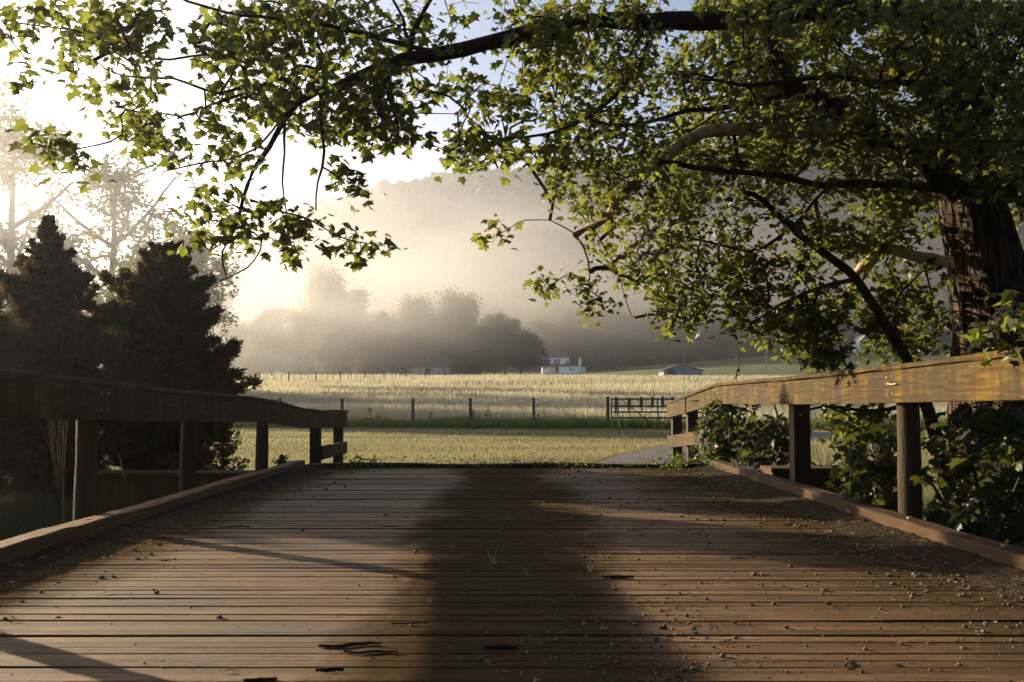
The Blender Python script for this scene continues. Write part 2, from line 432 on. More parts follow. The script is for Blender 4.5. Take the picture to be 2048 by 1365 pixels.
# hill: a ridge 620 m away
_RX = np.array([-500, 0, 200, 300, 420, 560, 650, 750, 850, 980, 1150, 1400, 1650, 2048, 2500])
_RYp = np.array([640, 590, 560, 530, 482, 450, 412, 388, 372, 352, 340, 312, 286, 250, 240])
def hill_z(u, Y):
    px = 1024 + u * F
    zr = 0.8 + (803 - np.interp(px, _RX, _RYp)) / F * 620 - 6
    base = 10 + 30 * np.clip(u - .06, 0, .8)
    t = ss(368, 625, Y)
    z = base + (zr - base) * t
    z = z + 16 * fbm(u * 9 + Y / 400, Y / 170, 21, 4) * ss(370, 430, Y) * ss(640, 560, Y) * 1.4
    return np.where(Y > 625, z - (Y - 625) * 0.25, z) - 1.5 * ss(375, 362, Y)
def build_hill():
    U = np.linspace(-.72, .72, 220); Ys = np.linspace(358, 745, 90)
    gu, gy = np.meshgrid(U, Ys); z = hill_z(gu, gy)
    X = np.clip(gu * gy, -438, 438)
    v = np.stack([X, gy, z], -1).reshape(-1, 3)
    i = (np.arange(89)[:, None] * 220 + np.arange(219)[None, :]).reshape(-1)
    f = np.stack([i, i + 1, i + 221, i + 220], -1)
    tag(mesh_obj('hill', v, f.ravel(), np.full(len(f), 4), np.full(len(v), .5),
        m_simple('hill_floor', (0.03, 0.035, 0.015), (0.06, 0.06, 0.03), 0.05, 0.95), None, True), kind='structure')
build_hill()

def ico(sub):
    import bmesh
    bm = bmesh.new(); bmesh.ops.create_icosphere(bm, subdivisions=sub, radius=1)
    v = np.array([x.co[:] for x in bm.verts]); f = np.array([[y.index for y in x.verts] for x in bm.faces]); bm.free()
    return v, f

def woods():
    v0, f0 = ico(2); V = []; Fc = []; C = []; n = 0
    for k in range(3600):
        u = rng.uniform(-.62, .62); Y = 366 + 275 * rng.random() ** 0.8
        if abs(u * Y) > 425: continue
        z = float(hill_z(np.array(u), np.array(Y)))
        r = rng.uniform(3.2, 6.0); h = r * rng.uniform(0.9, 1.5)
        disp = 1 + 0.5 * (rng.random(len(v0)) - 0.5) + 0.25 * np.sin(v0[:, 0] * 4 + k) * np.cos(v0[:, 1] * 3 + k)
        vv = v0 * disp[:, None] * np.array([r, r, h]) + np.array([u * Y, Y, z + h * 0.55 + 1])
        V.append(vv); Fc.append(f0 + n); n += len(v0); C.append(np.full(len(v0), rng.random()) + 0.3 * (rng.random(len(v0)) - .5))
    f = np.concatenate(Fc)
    o = mesh_obj('woods', np.concatenate(V), f.ravel(), np.full(len(f), 3), np.concatenate(C), M['far_leaf'])
    tag(o, 'dense leafy woods covering the misty hillside up to its ridge', 'woods', kind='stuff')
woods()

# ------------------------------------------------------------------ grass
def blades(name, x, y, z, h, wd, lean, mat, tint, label, cat):
    n = len(x)
    a = rng.uniform(0, 2 * math.pi, n); la = rng.uniform(0, 2 * math.pi, n); l = lean * h * rng.random(n)
    dx = np.cos(a) * wd / 2; dy = np.sin(a) * wd / 2
    v = np.zeros((n, 3, 3))
    v[:, 0] = np.stack([x - dx, y - dy, z - 0.01], -1); v[:, 1] = np.stack([x + dx, y + dy, z - 0.01], -1)
    v[:, 2] = np.stack([x + np.cos(la) * l, y + np.sin(la) * l, z + h], -1)
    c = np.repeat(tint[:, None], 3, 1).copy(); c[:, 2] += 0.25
    o = mesh_obj(name, v.reshape(-1, 3), np.arange(3 * n), np.full(n, 3), c.ravel(), mat)
    return tag(o, label, cat, kind='stuff')

def on_drive(x, y):
    d = np.full(len(x), 1e9)
    for c in DRIVE: d = np.minimum(d, (x - c[0]) ** 2 + (y - c[1]) ** 2)
    return d < 1.55 ** 2

def make_grass():
    n = 330000                                                    # hay field
    y = 41.0 * (165 / 41.0) ** rng.random(n)
    u = rng.uniform(-.56, .56, n); x = u * y
    dens = fbm(x / 9, y / 5, 31, 3) + 0.5
    k = rng.random(n) < (0.45 + dens * 0.8); x, y, dens = x[k], y[k], dens[k]; n = len(x)
    h = (0.42 + 0.35 * rng.random(n)) * (0.7 + 0.6 * dens)
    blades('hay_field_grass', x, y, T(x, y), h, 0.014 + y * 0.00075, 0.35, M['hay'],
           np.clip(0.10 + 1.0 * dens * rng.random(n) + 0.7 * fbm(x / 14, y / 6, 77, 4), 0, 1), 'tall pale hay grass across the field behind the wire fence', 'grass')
    n = 240000                                                    # lawn
    y = 11.2 * (40 / 11.2) ** rng.random(n); u = rng.uniform(-.6, .6, n); x = u * y
    k = ~on_drive(x, y) & ~((np.abs(x) < 2.7) & (y < 12.3)); x, y = x[k], y[k]; n = len(x)
    edge = ss(2.8, 5, np.abs(x)) * ss(26, 18, y) * (x > 0)
    wl = ss(3.2, 5, np.abs(x)) * (y < 14) * (x < 0)
    h = rng.uniform(0.03, 0.085, n) * (1 + 5.5 * edge * rng.random(n) + 2.5 * wl)
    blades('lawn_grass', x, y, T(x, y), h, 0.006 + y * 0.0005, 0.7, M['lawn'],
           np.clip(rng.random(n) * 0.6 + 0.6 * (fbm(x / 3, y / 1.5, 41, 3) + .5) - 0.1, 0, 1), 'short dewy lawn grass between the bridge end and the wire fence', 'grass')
    n = 34000                                                     # dark weeds along the fence
    x = rng.uniform(-14, 22, n); y = 38.6 + rng.normal(0, 0.5, n)
    k = rng.random(n) < 0.5 + 1.2 * (fbm(x / 1.3, y / 4, 51, 3) + .25); x, y = x[k], y[k]; n = len(x)
    h = rng.uniform(0.15, 0.42, n) * (1 + 0.8 * fbm(x / 0.9, x * 0, 52, 2))
    blades('fence_line_weeds', x, y, T(x, y), h, 0.045, 0.6, M['weed'], rng.random(n) * 0.6, 'dark green weeds growing along the foot of the wire fence', 'weeds')
    n = 40000                                                     # creek bank growth
    x = np.concatenate([rng.uniform(-9, -2.9, n // 2), rng.uniform(2.9, 9, n // 2)]); y = rng.uniform(6.0, 13.0, n)
    k = ~((np.abs(x) < 4.7) & (y > 10.4)); x, y = x[k], y[k]; n = len(x)
    blades('creek_bank_grass', x, y, T(x, y), rng.uniform(0.12, 0.5, n), 0.014, 0.8, M['weed'], rng.random(n),
           'green grass and weeds on the creek banks beside the bridge', 'grass')
make_grass()

# ------------------------------------------------------------------ bridge
def prof(tab, y): return float(np.interp(y, [a for a, b in tab], [b for a, b in tab]))
RTOP = [(-2, 1.06), (4.7, 1.05), (6.45, 1.03), (8.6, 1.01), (12, 1.0), (13.6, .90), (15.6, .77)]
LTOP = [(-2, .98), (5.0, .955), (6.3, .925), (7.9, .875), (9.9, .835), (10.8, .80), (12.2, .71), (13.5, .665), (15.7, .645)]

def sweep(mb, pts, wd, ht, tint=.5, jit=0.0015, bev=0.006):
    """board along pts (centre line of its section), 8-sided bevelled section; wd in x, ht in z"""
    pts = np.asarray(pts, float); n = len(pts); x, z = wd / 2, ht / 2; b = min(bev, x * .6, z * .6)
    sec = np.array([[-x, -z + b], [-x + b, -z], [x - b, -z], [x, -z + b], [x, z - b], [x - b, z], [-x + b, z], [-x, z - b]])
    d = np.gradient(pts, axis=0); d /= np.linalg.norm(d, axis=1)[:, None]
    up = np.array([0, 0, 1.0]); sdv = np.cross(d, up); sdv /= np.linalg.norm(sdv, axis=1)[:, None]; u = np.cross(sdv, d)
    v = pts[:, None] + sdv[:, None] * sec[None, :, :1] + u[:, None] * sec[None, :, 1:]
    v = v + rng.normal(0, jit, v.shape)
    v = v.reshape(-1, 3); i = np.arange(n - 1)[:, None] * 8; j = np.arange(8)[None, :]; j2 = (j + 1) % 8
    f = np.stack([i + j, i + j2, i + 8 + j2, i + 8 + j], -1).reshape(-1, 4)
    mb.add(v, f, tint); mb.f.append(np.array([list(range(8))[::-1]]) + mb.n - n * 8); mb.f.append(np.array([list(range(8))]) + mb.n - 8)

def build_bridge():
    br = empty('wooden_bridge', (0, 0, 0), 'low timber plank bridge with side rails, crossed towards the lawn', 'bridge')
    mb = MB(); y = -1.6                                   # planks run across
    while y < 11.78:
        wd = rng.choice([.075, .08, .085, .09]); zt = rng.normal(0, .0018); sk = rng.normal(0, .002)
        xs = np.linspace(-2.62, 2.52, 26); warp = 0.0015 * np.sin(xs * rng.uniform(.5, 1.6) + rng.uniform(0, 6))
        pts = np.stack([xs, np.full(26, y + wd / 2) + sk * xs, -0.03 + zt + warp], -1)
        sweep(mb, pts, wd - rng.choice([.003, .005, .007, .010], p=[.3, .3, .25, .15]), .06, rng.uniform(0.1, 0.95), .0004, .0018)
        y += wd
    mb.build('deck', M['deck'], br)
    mb = MB()
    for x in (-2.1, -1.3, -.45, .45, 1.3, 2.1): mb.box((x, 5.2, -.26), (.22, 13.4, .38), tint=.4)
    mb.build('beams', M['post'], br)
    # far threshold timbers
    mb = MB(); xs = np.linspace(-2.45, 2.5, 30)
    sweep(mb, np.stack([xs, np.full(30, 11.95), -.04 + .008 * np.sin(xs * 3)], -1), .16, .17, .4, .003)
    sweep(mb, np.stack([xs, np.full(30, 12.16), -.06 + .01 * np.sin(xs * 2 + 1)], -1), .2, .16, .6, .003)
    mb.build('threshold_beam', M['post'], br)
    # kerbs: separate timbers
    for sx, x, cuts in ((-1, -2.485, (-1.6, 1.9, 5.55, 8.7, 11.7)), (1, 2.375, (-1.6, 2.2, 6.9, 9.3, 11.7))):
        for a, b in zip(cuts[:-1], cuts[1:]):
            mb = MB(); ys = np.linspace(a + .006, b - .006, 30)
            off = rng.normal(0, .006)
            pts = np.stack([x + off + .004 * np.sin(ys * 2.1), ys, .050 + .004 * np.sin(ys * 1.7 + sx) + rng.normal(0, .002)], -1)
            sweep(mb, pts, .135, .098, (1.5 if sx < 0 else -.35) + rng.uniform(0, .2), .0018, .008)  # sunlight put into the tint: left kerb lightened, right one darkened
            k = mb.build('kerb', M['kerb'], br)
            for yy in np.arange(a + .35, b - .1, 1.15):
                bm_ = MB(); bm_.tube([(x, yy, .088), (x, yy, .103)], .018, 8, .2); bm_.build('bolt', M['nail'], k)
    # posts
    for yy in (-1.2, 1.7, 4.1, 6.3, 8.3, 10.7, 13.7, 15.5):
        mb = MB(); top = prof(LTOP, yy) - .045; bot = -1.1 if yy < 11 else -.55
        zs = np.linspace(bot, top, 10); r = np.stack([np.full(10, -2.692 + rng.normal(0, .006)), np.full(10, yy), zs], -1)
        r[:, 0] += .006 * np.sin(zs * 3); r[:, 1] += .006 * np.cos(zs * 2.3)
        if yy < 12: mb.tube(r, .066 + .003 * np.sin(zs * 9), 12, rng.uniform(.2, .6))
        else: mb.box((-2.692, yy, (top + bot) / 2), (.135, .135, top - bot), 0, .4)
        mb.build('post', M['post'], br, smooth=yy < 12)
    for yy in (-1.0, 1.6, 4.1, 6.5, 8.95, 12.2, 14.3, 15.65):
        top = prof(RTOP, yy) - .045; bot = -1.1 if yy < 11 else -.6
        mb = MB(); zs = np.linspace(bot, top, 10); x0 = 2.577
        r = np.stack([x0 + .004 * np.sin(zs * 3), yy + 0 * zs, zs], -1)
        if yy < 8: mb.tube(r, .074 + .003 * np.sin(zs * 7), 14, .5)
        else: mb.box((x0, yy, (top + bot) / 2), (.145, .15, top - bot), .02, .5)
        mb.build('post', M['post'], br, smooth=yy < 8)
    # rail boards on the inner face, cap board on top
    def rails(tab, xin, sx, cuts, lower):
        for a, b in zip(cuts[:-1], cuts[1:]):
            ys = np.linspace(a + .004, b - .004, max(6, int((b - a) * 5)))
            z = np.array([prof(tab, q) for q in ys]); k = np.array([.25, .5, .25])
            if len(z) > 4: z[1:-1] = np.convolve(z, k, 'valid')
            off = rng.normal(0, .005)
            mb = MB(); sweep(mb, np.stack([np.full_like(ys, xin + sx * .0225 + off), ys, z - .040 - .105], -1), .045, .208, rng.uniform(.35, .75), .0012, .004)
            rb = mb.build('rail_board', M['rail'], br)
            for q in (a + .06, b - .06):
                for dz in (-.08, -.19):
                    zz = prof(tab, q) + dz; nb = MB()
                    nb.tube([(xin + off + sx * .004, q, zz), (xin + off - sx * .006, q, zz)], .006, 6, .8); nb.build('nail', M['nail'], rb)
        cc = list(cuts); cc = [cc[0]] + [c_ + .9 for c_ in cc[1:-1] if c_ + .9 < cc[-1] - .3] + [cc[-1]]
        for a, b in zip(cc[:-1], cc[1:]):
            ys = np.linspace(a + .003, b - .003, max(6, int((b - a) * 5)))
            z = np.array([prof(tab, q) for q in ys])
            mb = MB(); sweep(mb, np.stack([np.full_like(ys, xin + sx * .085), ys, z - .0185 + .002 * np.sin(ys * 4)], -1), .205, .036, rng.uniform(.35, .8), .0018, .008)
            mb.build('cap_board', M['rail'], br)
        for a, b, dz in lower:
            ys = np.linspace(a, b, 8); z = np.array([prof(tab, q) for q in ys])
            mb = MB(); sweep(mb, np.stack([np.full_like(ys, xin + sx * .022), ys, z + dz], -1), .044, .185, .6, .0012, .004)
            mb.build('lower_rail', M['rail'], br)
    rails(LTOP, -2.577, -1, (-1.3, 2.4, 6.3, 10.78, 13.2, 15.62), ((13.6, 15.64, -.585),))
    rails(RTOP, 2.455, 1, (-1.1, 2.6, 6.46, 12.02, 14.1, 15.75), ((12.05, 14.2, -.62), (14.208, 15.82, -.62)))
    # bent nail at the rail joint
    nb = MB(); nb.tube([(2.455, 6.52, .90), (2.435, 6.47, .905), (2.43, 6.38, .90), (2.43, 6.30, .903)], .004, 6, .9)
    nb.build('bent_nail', M['nail'], br)
    return br
BR = build_bridge()

def abutment(name, x0, x1, y0, y1, top, label):
    o = empty(name, ((x0 + x1) / 2, (y0 + y1) / 2, -1.5), label, 'wing wall')
    mb = MB(); n = 4; hh = (top + 2.0) / n
    for k in range(n):
        xs = np.linspace(x0, x1, 14); zc = top - hh * (k + .5)
        sweep(mb, np.stack([xs, np.full(14, (y0 + y1) / 2 + rng.normal(0, .006)), np.full(14, zc)], -1), y1 - y0, hh - .006, rng.uniform(.35, .7), .003, .012)
    mb.build('wall', M['concrete'], o)
    mb = MB(); mb.box(((x0 + x1) / 2, (y0 + y1) / 2, top + .022), (x1 - x0 + .04, y1 - y0 + .06, .04), 0, .3)
    mb.build('coping', M['concrete'], o)
abutment('abutment_wing_wall', -4.55, -2.78, 10.85, 11.25, -.03, 'stained brown wing wall left of the bridge, behind the left posts')
abutment('abutment_wing_wall', 2.68, 4.05, 10.3, 10.7, .06, 'dark wing wall right of the bridge, behind the right posts')
# backwall under the deck end
mb = MB(); mb.box((-.05, 11.55, -1.35), (5.0, .4, 1.9), 0, .4)
tag(mb.build('abutment', M['concrete']), 'dark abutment wall under the far end of the bridge deck', 'abutment')
mb = MB(); mb.box((-.05, -1.55, -1.35), (5.0, .4, 1.9), 0, .4)
tag(mb.build('abutment', M['concrete']), 'dark abutment wall under the near end of the bridge deck', 'abutment')

# ------------------------------------------------------------------ debris on the deck
def pebbles(n, xf, yf, rf, name, label, cat, mat, kind='stuff', zz=0.0):
    v0, f0 = ico(1); V = []; Fc = []; C = []; m = 0
    for k in range(n):
        x, y = xf(), yf(); r = rf(y)
        q = v0 * (1 + .35 * (rng.random(len(v0)) - .5))[:, None] * np.array([r * rng.uniform(.7, 1.5), r * rng.uniform(.7, 1.3), r * rng.uniform(.5, .9)])
        a = rng.uniform(0, 6.28); q = q @ np.array([[math.cos(a), math.sin(a), 0], [-math.sin(a), math.cos(a), 0], [0, 0, 1]])
        V.append(q + np.array([x, y, zz + r * .42])); Fc.append(f0 + m); m += len(v0); C.append(np.full(len(v0), rng.random()))
    f = np.concatenate(Fc)
    return tag(mesh_obj(name, np.concatenate(V), f.ravel(), np.full(len(f), 3), np.concatenate(C), mat), label, cat, kind=kind)

def debris():
    def yf(): return 2.0 + 9.6 * rng.random() ** 1.2
    def xr():
        k = rng.random()
        if k < .55: return 2.28 - abs(rng.normal(0, .62))
        if k < .72: return -2.4 + abs(rng.normal(0, .30))
        if k < .90: return .25 + rng.normal(0, .35)
        return rng.uniform(-2.3, 2.2)
    pebbles(9000, lambda: float(np.clip(xr(), -2.39, 2.28)), yf, lambda y: rng.choice([.002, .003, .004, .005, .008, .011], p=[.26, .25, .22, .16, .08, .03]) * (0.8 + .06 * y), 'deck_gravel',
            'scattered gravel and bark crumbs lying over the bridge planks', 'gravel', M['stone'])
    pebbles(620, lambda: float(np.clip(rng.normal(.42, .22), -.3, 1.1)), lambda: float(np.clip(rng.normal(3.35, .42), 2.4, 4.6)), lambda y: rng.choice([.002, .003, .004, .006, .009], p=[.3, .25, .2, .17, .08]), 'bark_crumbs',
            'cluster of gravel and bark crumbs in the centre dirt at the photo foot', 'gravel', M['stone'])
    # loose dirt banked along the kerbs
    for sx, x0, wv, hh, lab in ((-1, -2.415, .32, .032, 'dark loose dirt banked against the left kerb of the bridge'),
                                (1, 2.305, .36, .032, 'dark loose dirt and gravel banked against the right kerb of the bridge')):
        Ys = np.linspace(1.2, 11.75, 420); Q = np.linspace(0, 1, 34)
        gy, gq = np.meshgrid(Ys, Q, indexing='ij')
        wl = wv * (0.75 + 1.1 * fbm(gy / 1.1, gy * 0 + sx, 61, 3))
        X = x0 - sx * gq * wl
        Z = hh * (1 - gq) ** 1.3 * (0.55 + .9 * (fbm(X * 3, gy * 3, 62, 3) + .5)) + .020 * fbm(X * 14, gy * 14, 63, 3) * (1 - gq ** 3) + .012 * (fbm(X * 50, gy * 50, 64, 2)) - .012 * ss(.6, 1, gq) + .002
        v = np.stack([X, gy, Z], -1).reshape(-1, 3); i = (np.arange(419)[:, None] * 34 + np.arange(33)[None, :]).reshape(-1)
        f = np.stack([i, i + 1, i + 35, i + 34], -1)
        if sx < 0: f = f[:, ::-1]
        tag(mesh_obj('kerb_dirt', v, f.ravel(), np.full(len(f), 4), rng.random(len(v)), M['dirt'], None, False), lab, 'dirt', kind='stuff')
    # leaf litter
    n = 900; V = []; m = 0
    for k in range(n):
        s_ = rng.random()
        x = 2.25 - abs(rng.normal(0, .38)) if s_ < .5 else (-2.38 + abs(rng.normal(0, .22)) if s_ < .85 else rng.uniform(-2.2, 2.2))
        y = yf(); r = rng.uniform(.008, .022); a = rng.uniform(0, 6.28)
        p = np.array([[1, 0, .1], [.2, .55, .35], [-1, .1, .1], [0, -.5, .3]]) * r
        p = p @ np.array([[math.cos(a), math.sin(a), 0], [-math.sin(a), math.cos(a), 0], [0, 0, 1]])
        V.append(p + np.array([x, y, .006 + .045 * ((abs(x) > 2.05) * (abs(x) - 2.05) / .35)]))
    v = np.concatenate(V)
    tag(mesh_obj('leaf_litter', v, np.arange(4 * n), np.full(n, 4), np.repeat(rng.random(n), 4), M['drystalk']), 'dry leaf scraps in the dirt along the bridge kerbs', 'leaf litter', kind='stuff')
    # twigs lying on the planks
    tw = [(700, 1292, .30, .012, 10, 'thick dark stick'), (740, 1308, .26, .008, 5, 'thin dark stick'), (1590, 1052, .24, .008, -20, 'pale stick'),
          (330, 1122, .10, .008, 0, 'short dark stub'), (820, 1250, .20, .006, 12, 'thin bent twig'), (1000, 1292, .16, .016, 3, 'lump of bark'),
          (470, 1055, .30, .008, 15, 'pale twig'), (240, 1085, .22, .008, -25, 'dark twig'), (1235, 1155, .22, .014, 5, 'flat piece of bark'),
          (520, 1362, .14, .012, 25, 'small stub'), (1700, 1330, .16, .006, 60, 'thin twig'), (1480, 1120, .14, .006, -8, 'thin twig'),
          (660, 1340, .12, .014, 5, 'lump of bark'), (780, 1053, .18, .008, 4, 'flat twig')]
    lab2 = ['left of centre at the photo foot', 'just below the thickest stick', 'near the right kerb', 'near the left kerb end', 'crossing into the centre dirt', 'in the centre dirt strip',
            'in shade by the left kerb', 'against the near left kerb dirt', 'beside the grass tuft', 'at the very foot of the photo', 'in the dirt at lower right',
            'on the right wheel track', 'below the thin dark stick', 'on the far left planks']
    for (px, py, L, r, a, nm), l2 in zip(tw, lab2):
        L *= .66; r *= .45; a += 9 * math.sin(px)
        p0 = P(px, py, 1.0); t = (r - .8) / (p0[2] - .8); p = np.array([p0[0] * t, t, r * .8 + .003])
        mb = MB(); n = 9; q = np.linspace(-.5, .5, n) * L; ca, sa = math.cos(R(a)), math.sin(R(a))
        wx = np.cumsum(rng.normal(0, L * .04, n)); pts = np.stack([p[0] + q * ca - wx * sa, p[1] + q * sa + wx * ca, np.full(n, p[2]) + .003 * rng.random(n)], -1)
        mb.tube(pts, r * (0.55 + .5 * np.sin(np.linspace(.3, 2.8, n))) * (1 + .25 * rng.random(n)), 7, rng.uniform(.2, .8))
        if L > .2: mb.tube([pts[5], pts[5] + np.array([.05, .03, .012]), pts[5] + np.array([.09, .04, .01])], r * .45, 5, .4)
        tag(mb.build('twig', M['twig']), f'{nm} lying {l2}', 'twig', 'twigs lying on the bridge planks')
    # little grass tufts between planks
    for px, py, h, nb_, lab in ((985, 1130, .10, 16, 'tallest grass tuft sprouting between the planks'), (1030, 1147, .045, 9, 'small sparse tuft just right of the tallest one'),
                           (1052, 1150, .05, 8, 'tiny tuft furthest right in the centre strip'), (1180, 1145, .04, 10, 'low tuft beside the flat bark piece'),
                           (860, 1204, .03, 12, 'low mossy tuft left in the centre dirt'), (1205, 1262, .035, 12, 'low tuft among the centre gravel')):
        p0 = P(px, py, 1.0); t = -.8 / (p0[2] - .8); x, y = p0[0] * t, t; V = []
        for k in range(nb_):
            a = rng.uniform(0, 6.28); l = h * rng.uniform(.4, 1); ox, oy = rng.normal(0, .005, 2)
            b = np.array([x + ox, y + oy, .0]); tip = b + np.array([math.cos(a) * l * .35, math.sin(a) * l * .35, l]); s_ = np.array([.002, 0, 0])
            V += [b - s_, b + s_, tip]
        tag(mesh_obj('grass_tuft', np.array(V), np.arange(len(V)), np.full(nb_, 3), rng.random(len(V)), M['lawn']), lab, 'grass tuft', 'grass tufts growing between the planks')
debris()

# ------------------------------------------------------------------ leaves and branching
def star_leaf():
    """five-lobed leaf outline in xy, stem at origin, tip towards +y, unit width about 1"""
    o = [(0, 0), (.16, -.06), (.42, .02), (.30, .20), (.56, .42), (.27, .46), (.20, .62), (0, 1.0), (-.20, .62), (-.27, .46), (-.56, .42), (-.30, .20), (-.42, .02), (-.16, -.06)]
    o = np.array(o); c = np.array([[0, .34]])
    p = np.concatenate([c, o]); z = -0.28 * np.abs(p[:, 0]) - .12 * p[:, 1] ** 2
    n = len(o); f = np.array([[0, 1 + i, 1 + (i + 1) % n] for i in range(n)])
    return np.column_stack([p, z]), f
def oval_leaf():
    p = np.array([[0, .4], [0, 0], [.2, .2], [.27, .45], [.15, .75], [0, 1], [-.15, .75], [-.27, .45], [-.2, .2]])
    z = -.25 * np.abs(p[:, 0]) - .1 * p[:, 1] ** 2; f = np.array([[0, 1 + i, 1 + (i + 1) % 8] for i in range(8)])
    return np.column_stack([p, z]), f
def quad_leaf():
    p = np.array([[0, 0, 0], [.45, .45, -.08], [0, 1, -.1], [-.45, .5, -.02]]); return p, np.array([[0, 1, 2, 3]])

def scatter_leaves(name, pos, size, template, mat, parent, tint, down=0.5, out=None):
    """pos (n,3), size (n,), random orientation: tip direction mostly sideways/down, normal mostly up"""
    tv, tf = template; n = len(pos)
    th = rng.uniform(0, 2 * math.pi, n); dz = -down + rng.normal(0, .45, n)
    t = np.stack([np.cos(th), np.sin(th), dz], -1)
    if out is not None: t = t + out
    t /= np.linalg.norm(t, axis=1)[:, None]
    up = np.stack([rng.normal(0, .55, n), rng.normal(0, .55, n), np.full(n, 1.0)], -1)
    s_ = np.cross(t, up); s_ /= np.linalg.norm(s_, axis=1)[:, None]; nn = np.cross(s_, t)
    curl = rng.uniform(.3, 2.2, n)
    v = pos[:, None] + size[:, None, None] * (s_[:, None] * tv[None, :, :1] + t[:, None] * tv[None, :, 1:2] + nn[:, None] * tv[None, :, 2:3] * curl[:, None, None])
    f = (np.arange(n)[:, None, None] * len(tv) + tf[None]).reshape(-1, tf.shape[1])
    return mesh_obj(name, v.reshape(-1, 3), f.ravel(), np.full(len(f), tf.shape[1]), np.repeat(tint, len(tv)), mat, parent)

def catmull(pts, step):
    pts = np.asarray(pts, float); out = []
    p = np.concatenate([[2 * pts[0] - pts[1]], pts, [2 * pts[-1] - pts[-2]]])
    for i in range(1, len(p) - 2):
        n = max(2, int(np.linalg.norm(p[i + 1] - p[i]) / step)); t = np.linspace(0, 1, n, endpoint=False)[:, None]
        out.append(0.5 * ((2 * p[i]) + (-p[i - 1] + p[i + 1]) * t + (2 * p[i - 1] - 5 * p[i] + 4 * p[i + 1] - p[i + 2]) * t ** 2 + (-p[i - 1] + 3 * p[i] - 3 * p[i + 1] + p[i + 2]) * t ** 3))
    out.append(pts[-1:]); return np.concatenate(out)

class Growth:
    def __init__(s): s.P = []; s.par = []; s.chains = []; s.fixed = []
    def limb(s, pts, r0, r1, step=.12, mat='limb', wob=.0):
        c = catmull(pts, step)
        if wob: c[1:-1] += np.cumsum(rng.normal(0, wob, c[1:-1].shape), 0) * .3
        i0 = len(s.P); par = -1
        if s.P:
            d = np.linalg.norm(np.array(s.P) - c[0], axis=1); par = int(d.argmin())
        for k, q in enumerate(c): s.P.append(q); s.par.append(par if k == 0 else i0 + k - 1)
        s.fixed.append((c, r0 * (1 - np.linspace(0, 1, len(c))) + r1 * np.linspace(0, 1, len(c)), mat))
    def grow(s, A, step=.13, droop=.15, wob=.02, bias=None, order='near'):
        P0 = np.array(s.P); buf = np.zeros((len(P0) + len(A) * 60, 3)); n = len(P0); buf[:n] = P0
        # order by distance to the skeleton
        dd = np.array([np.min(np.sum((P0 - a) ** 2, 1)) for a in A]); ordr = np.argsort(dd)
        ends = []
        for ai in ordr:
            a = A[ai]; d = np.sum((buf[:n] - a) ** 2, 1); j = int(d.argmin()); L = math.sqrt(d[j])
            m = max(2, min(50, int(L / step))); t = np.linspace(0, 1, m + 1)[1:, None]
            b = buf[j]; p = b + (a - b) * t
            arch = np.sin(t[:, 0] * math.pi) * L * droop * rng.uniform(.2, 1.2)
            p[:, 2] += arch
            if m > 2: p[:-1] += np.cumsum(rng.normal(0, wob * min(L, 1.0), (m - 1, 3)), 0) * .35 * np.sin(t[:-1] * math.pi)
            ids = list(range(n, n + m))
            for k in range(m): s.par.append(j if k == 0 else n + k - 1)
            buf[n:n + m] = p; s.chains.append((j, n, m)); n += m; ends.append(n - 1)
        s.buf = buf[:n]; s.ends = ends
        cnt = np.zeros(n); cnt[ends] = 1
        for i in range(n - 1, -1, -1):
            if s.par[i] >= 0: cnt[s.par[i]] += cnt[i]
        s.cnt = cnt
    def build_twigs(s, name, mat, parent, rt=.0025, ex=.48, sides=4, maxr=.05):
        mb = MB()
        for j, a, m in s.chains:
            pts = np.concatenate([s.buf[j:j + 1], s.buf[a:a + m]]); c = s.cnt[a:a + m]
            r = np.minimum(rt * np.concatenate([c[:1], c]) ** ex, maxr)
            mb.tube(pts, r, sides, rng.random(), cap=False)
        return tag(mb.build(name, mat, parent, smooth=True), kind='stuff') if s.chains else None
    def leafpos(s, per, spread, back=4):
        pos = []
        for j, a, m in s.chains:
            k = rng.integers(max(0, m - back), m, per)
            pos.append(s.buf[a + k] + rng.normal(0, spread, (per, 3)))
        return np.concatenate(pos)

def in_poly(x, y, poly):
    poly = np.asarray(poly, float); c = np.zeros(len(x), bool); j = len(poly) - 1
    for i in range(len(poly)):
        xi, yi = poly[i]; xj, yj = poly[j]
        c ^= ((yi > y) != (yj > y)) & (x < (xj - xi) * (y - yi) / (yj - yi + 1e-9) + xi); j = i
    return c

def region(poly, n, y0, y1, noise=0.0, seed=1):
    poly = np.asarray(poly, float); lo, hi = poly.min(0), poly.max(0); out = []
    while len(out) < n:
        x = rng.uniform(lo[0], hi[0], 400); y = rng.uniform(lo[1], hi[1], 400)
        k = in_poly(x, y, poly)
        if noise: k &= (fbm(x / 90, y / 70, seed, 3) + .5) > noise * rng.uniform(.7, 1.3, 400)
        for a, b in zip(x[k], y[k]): out.append(P(a, b, rng.uniform(y0, y1)))
    return np.array(out[:n])

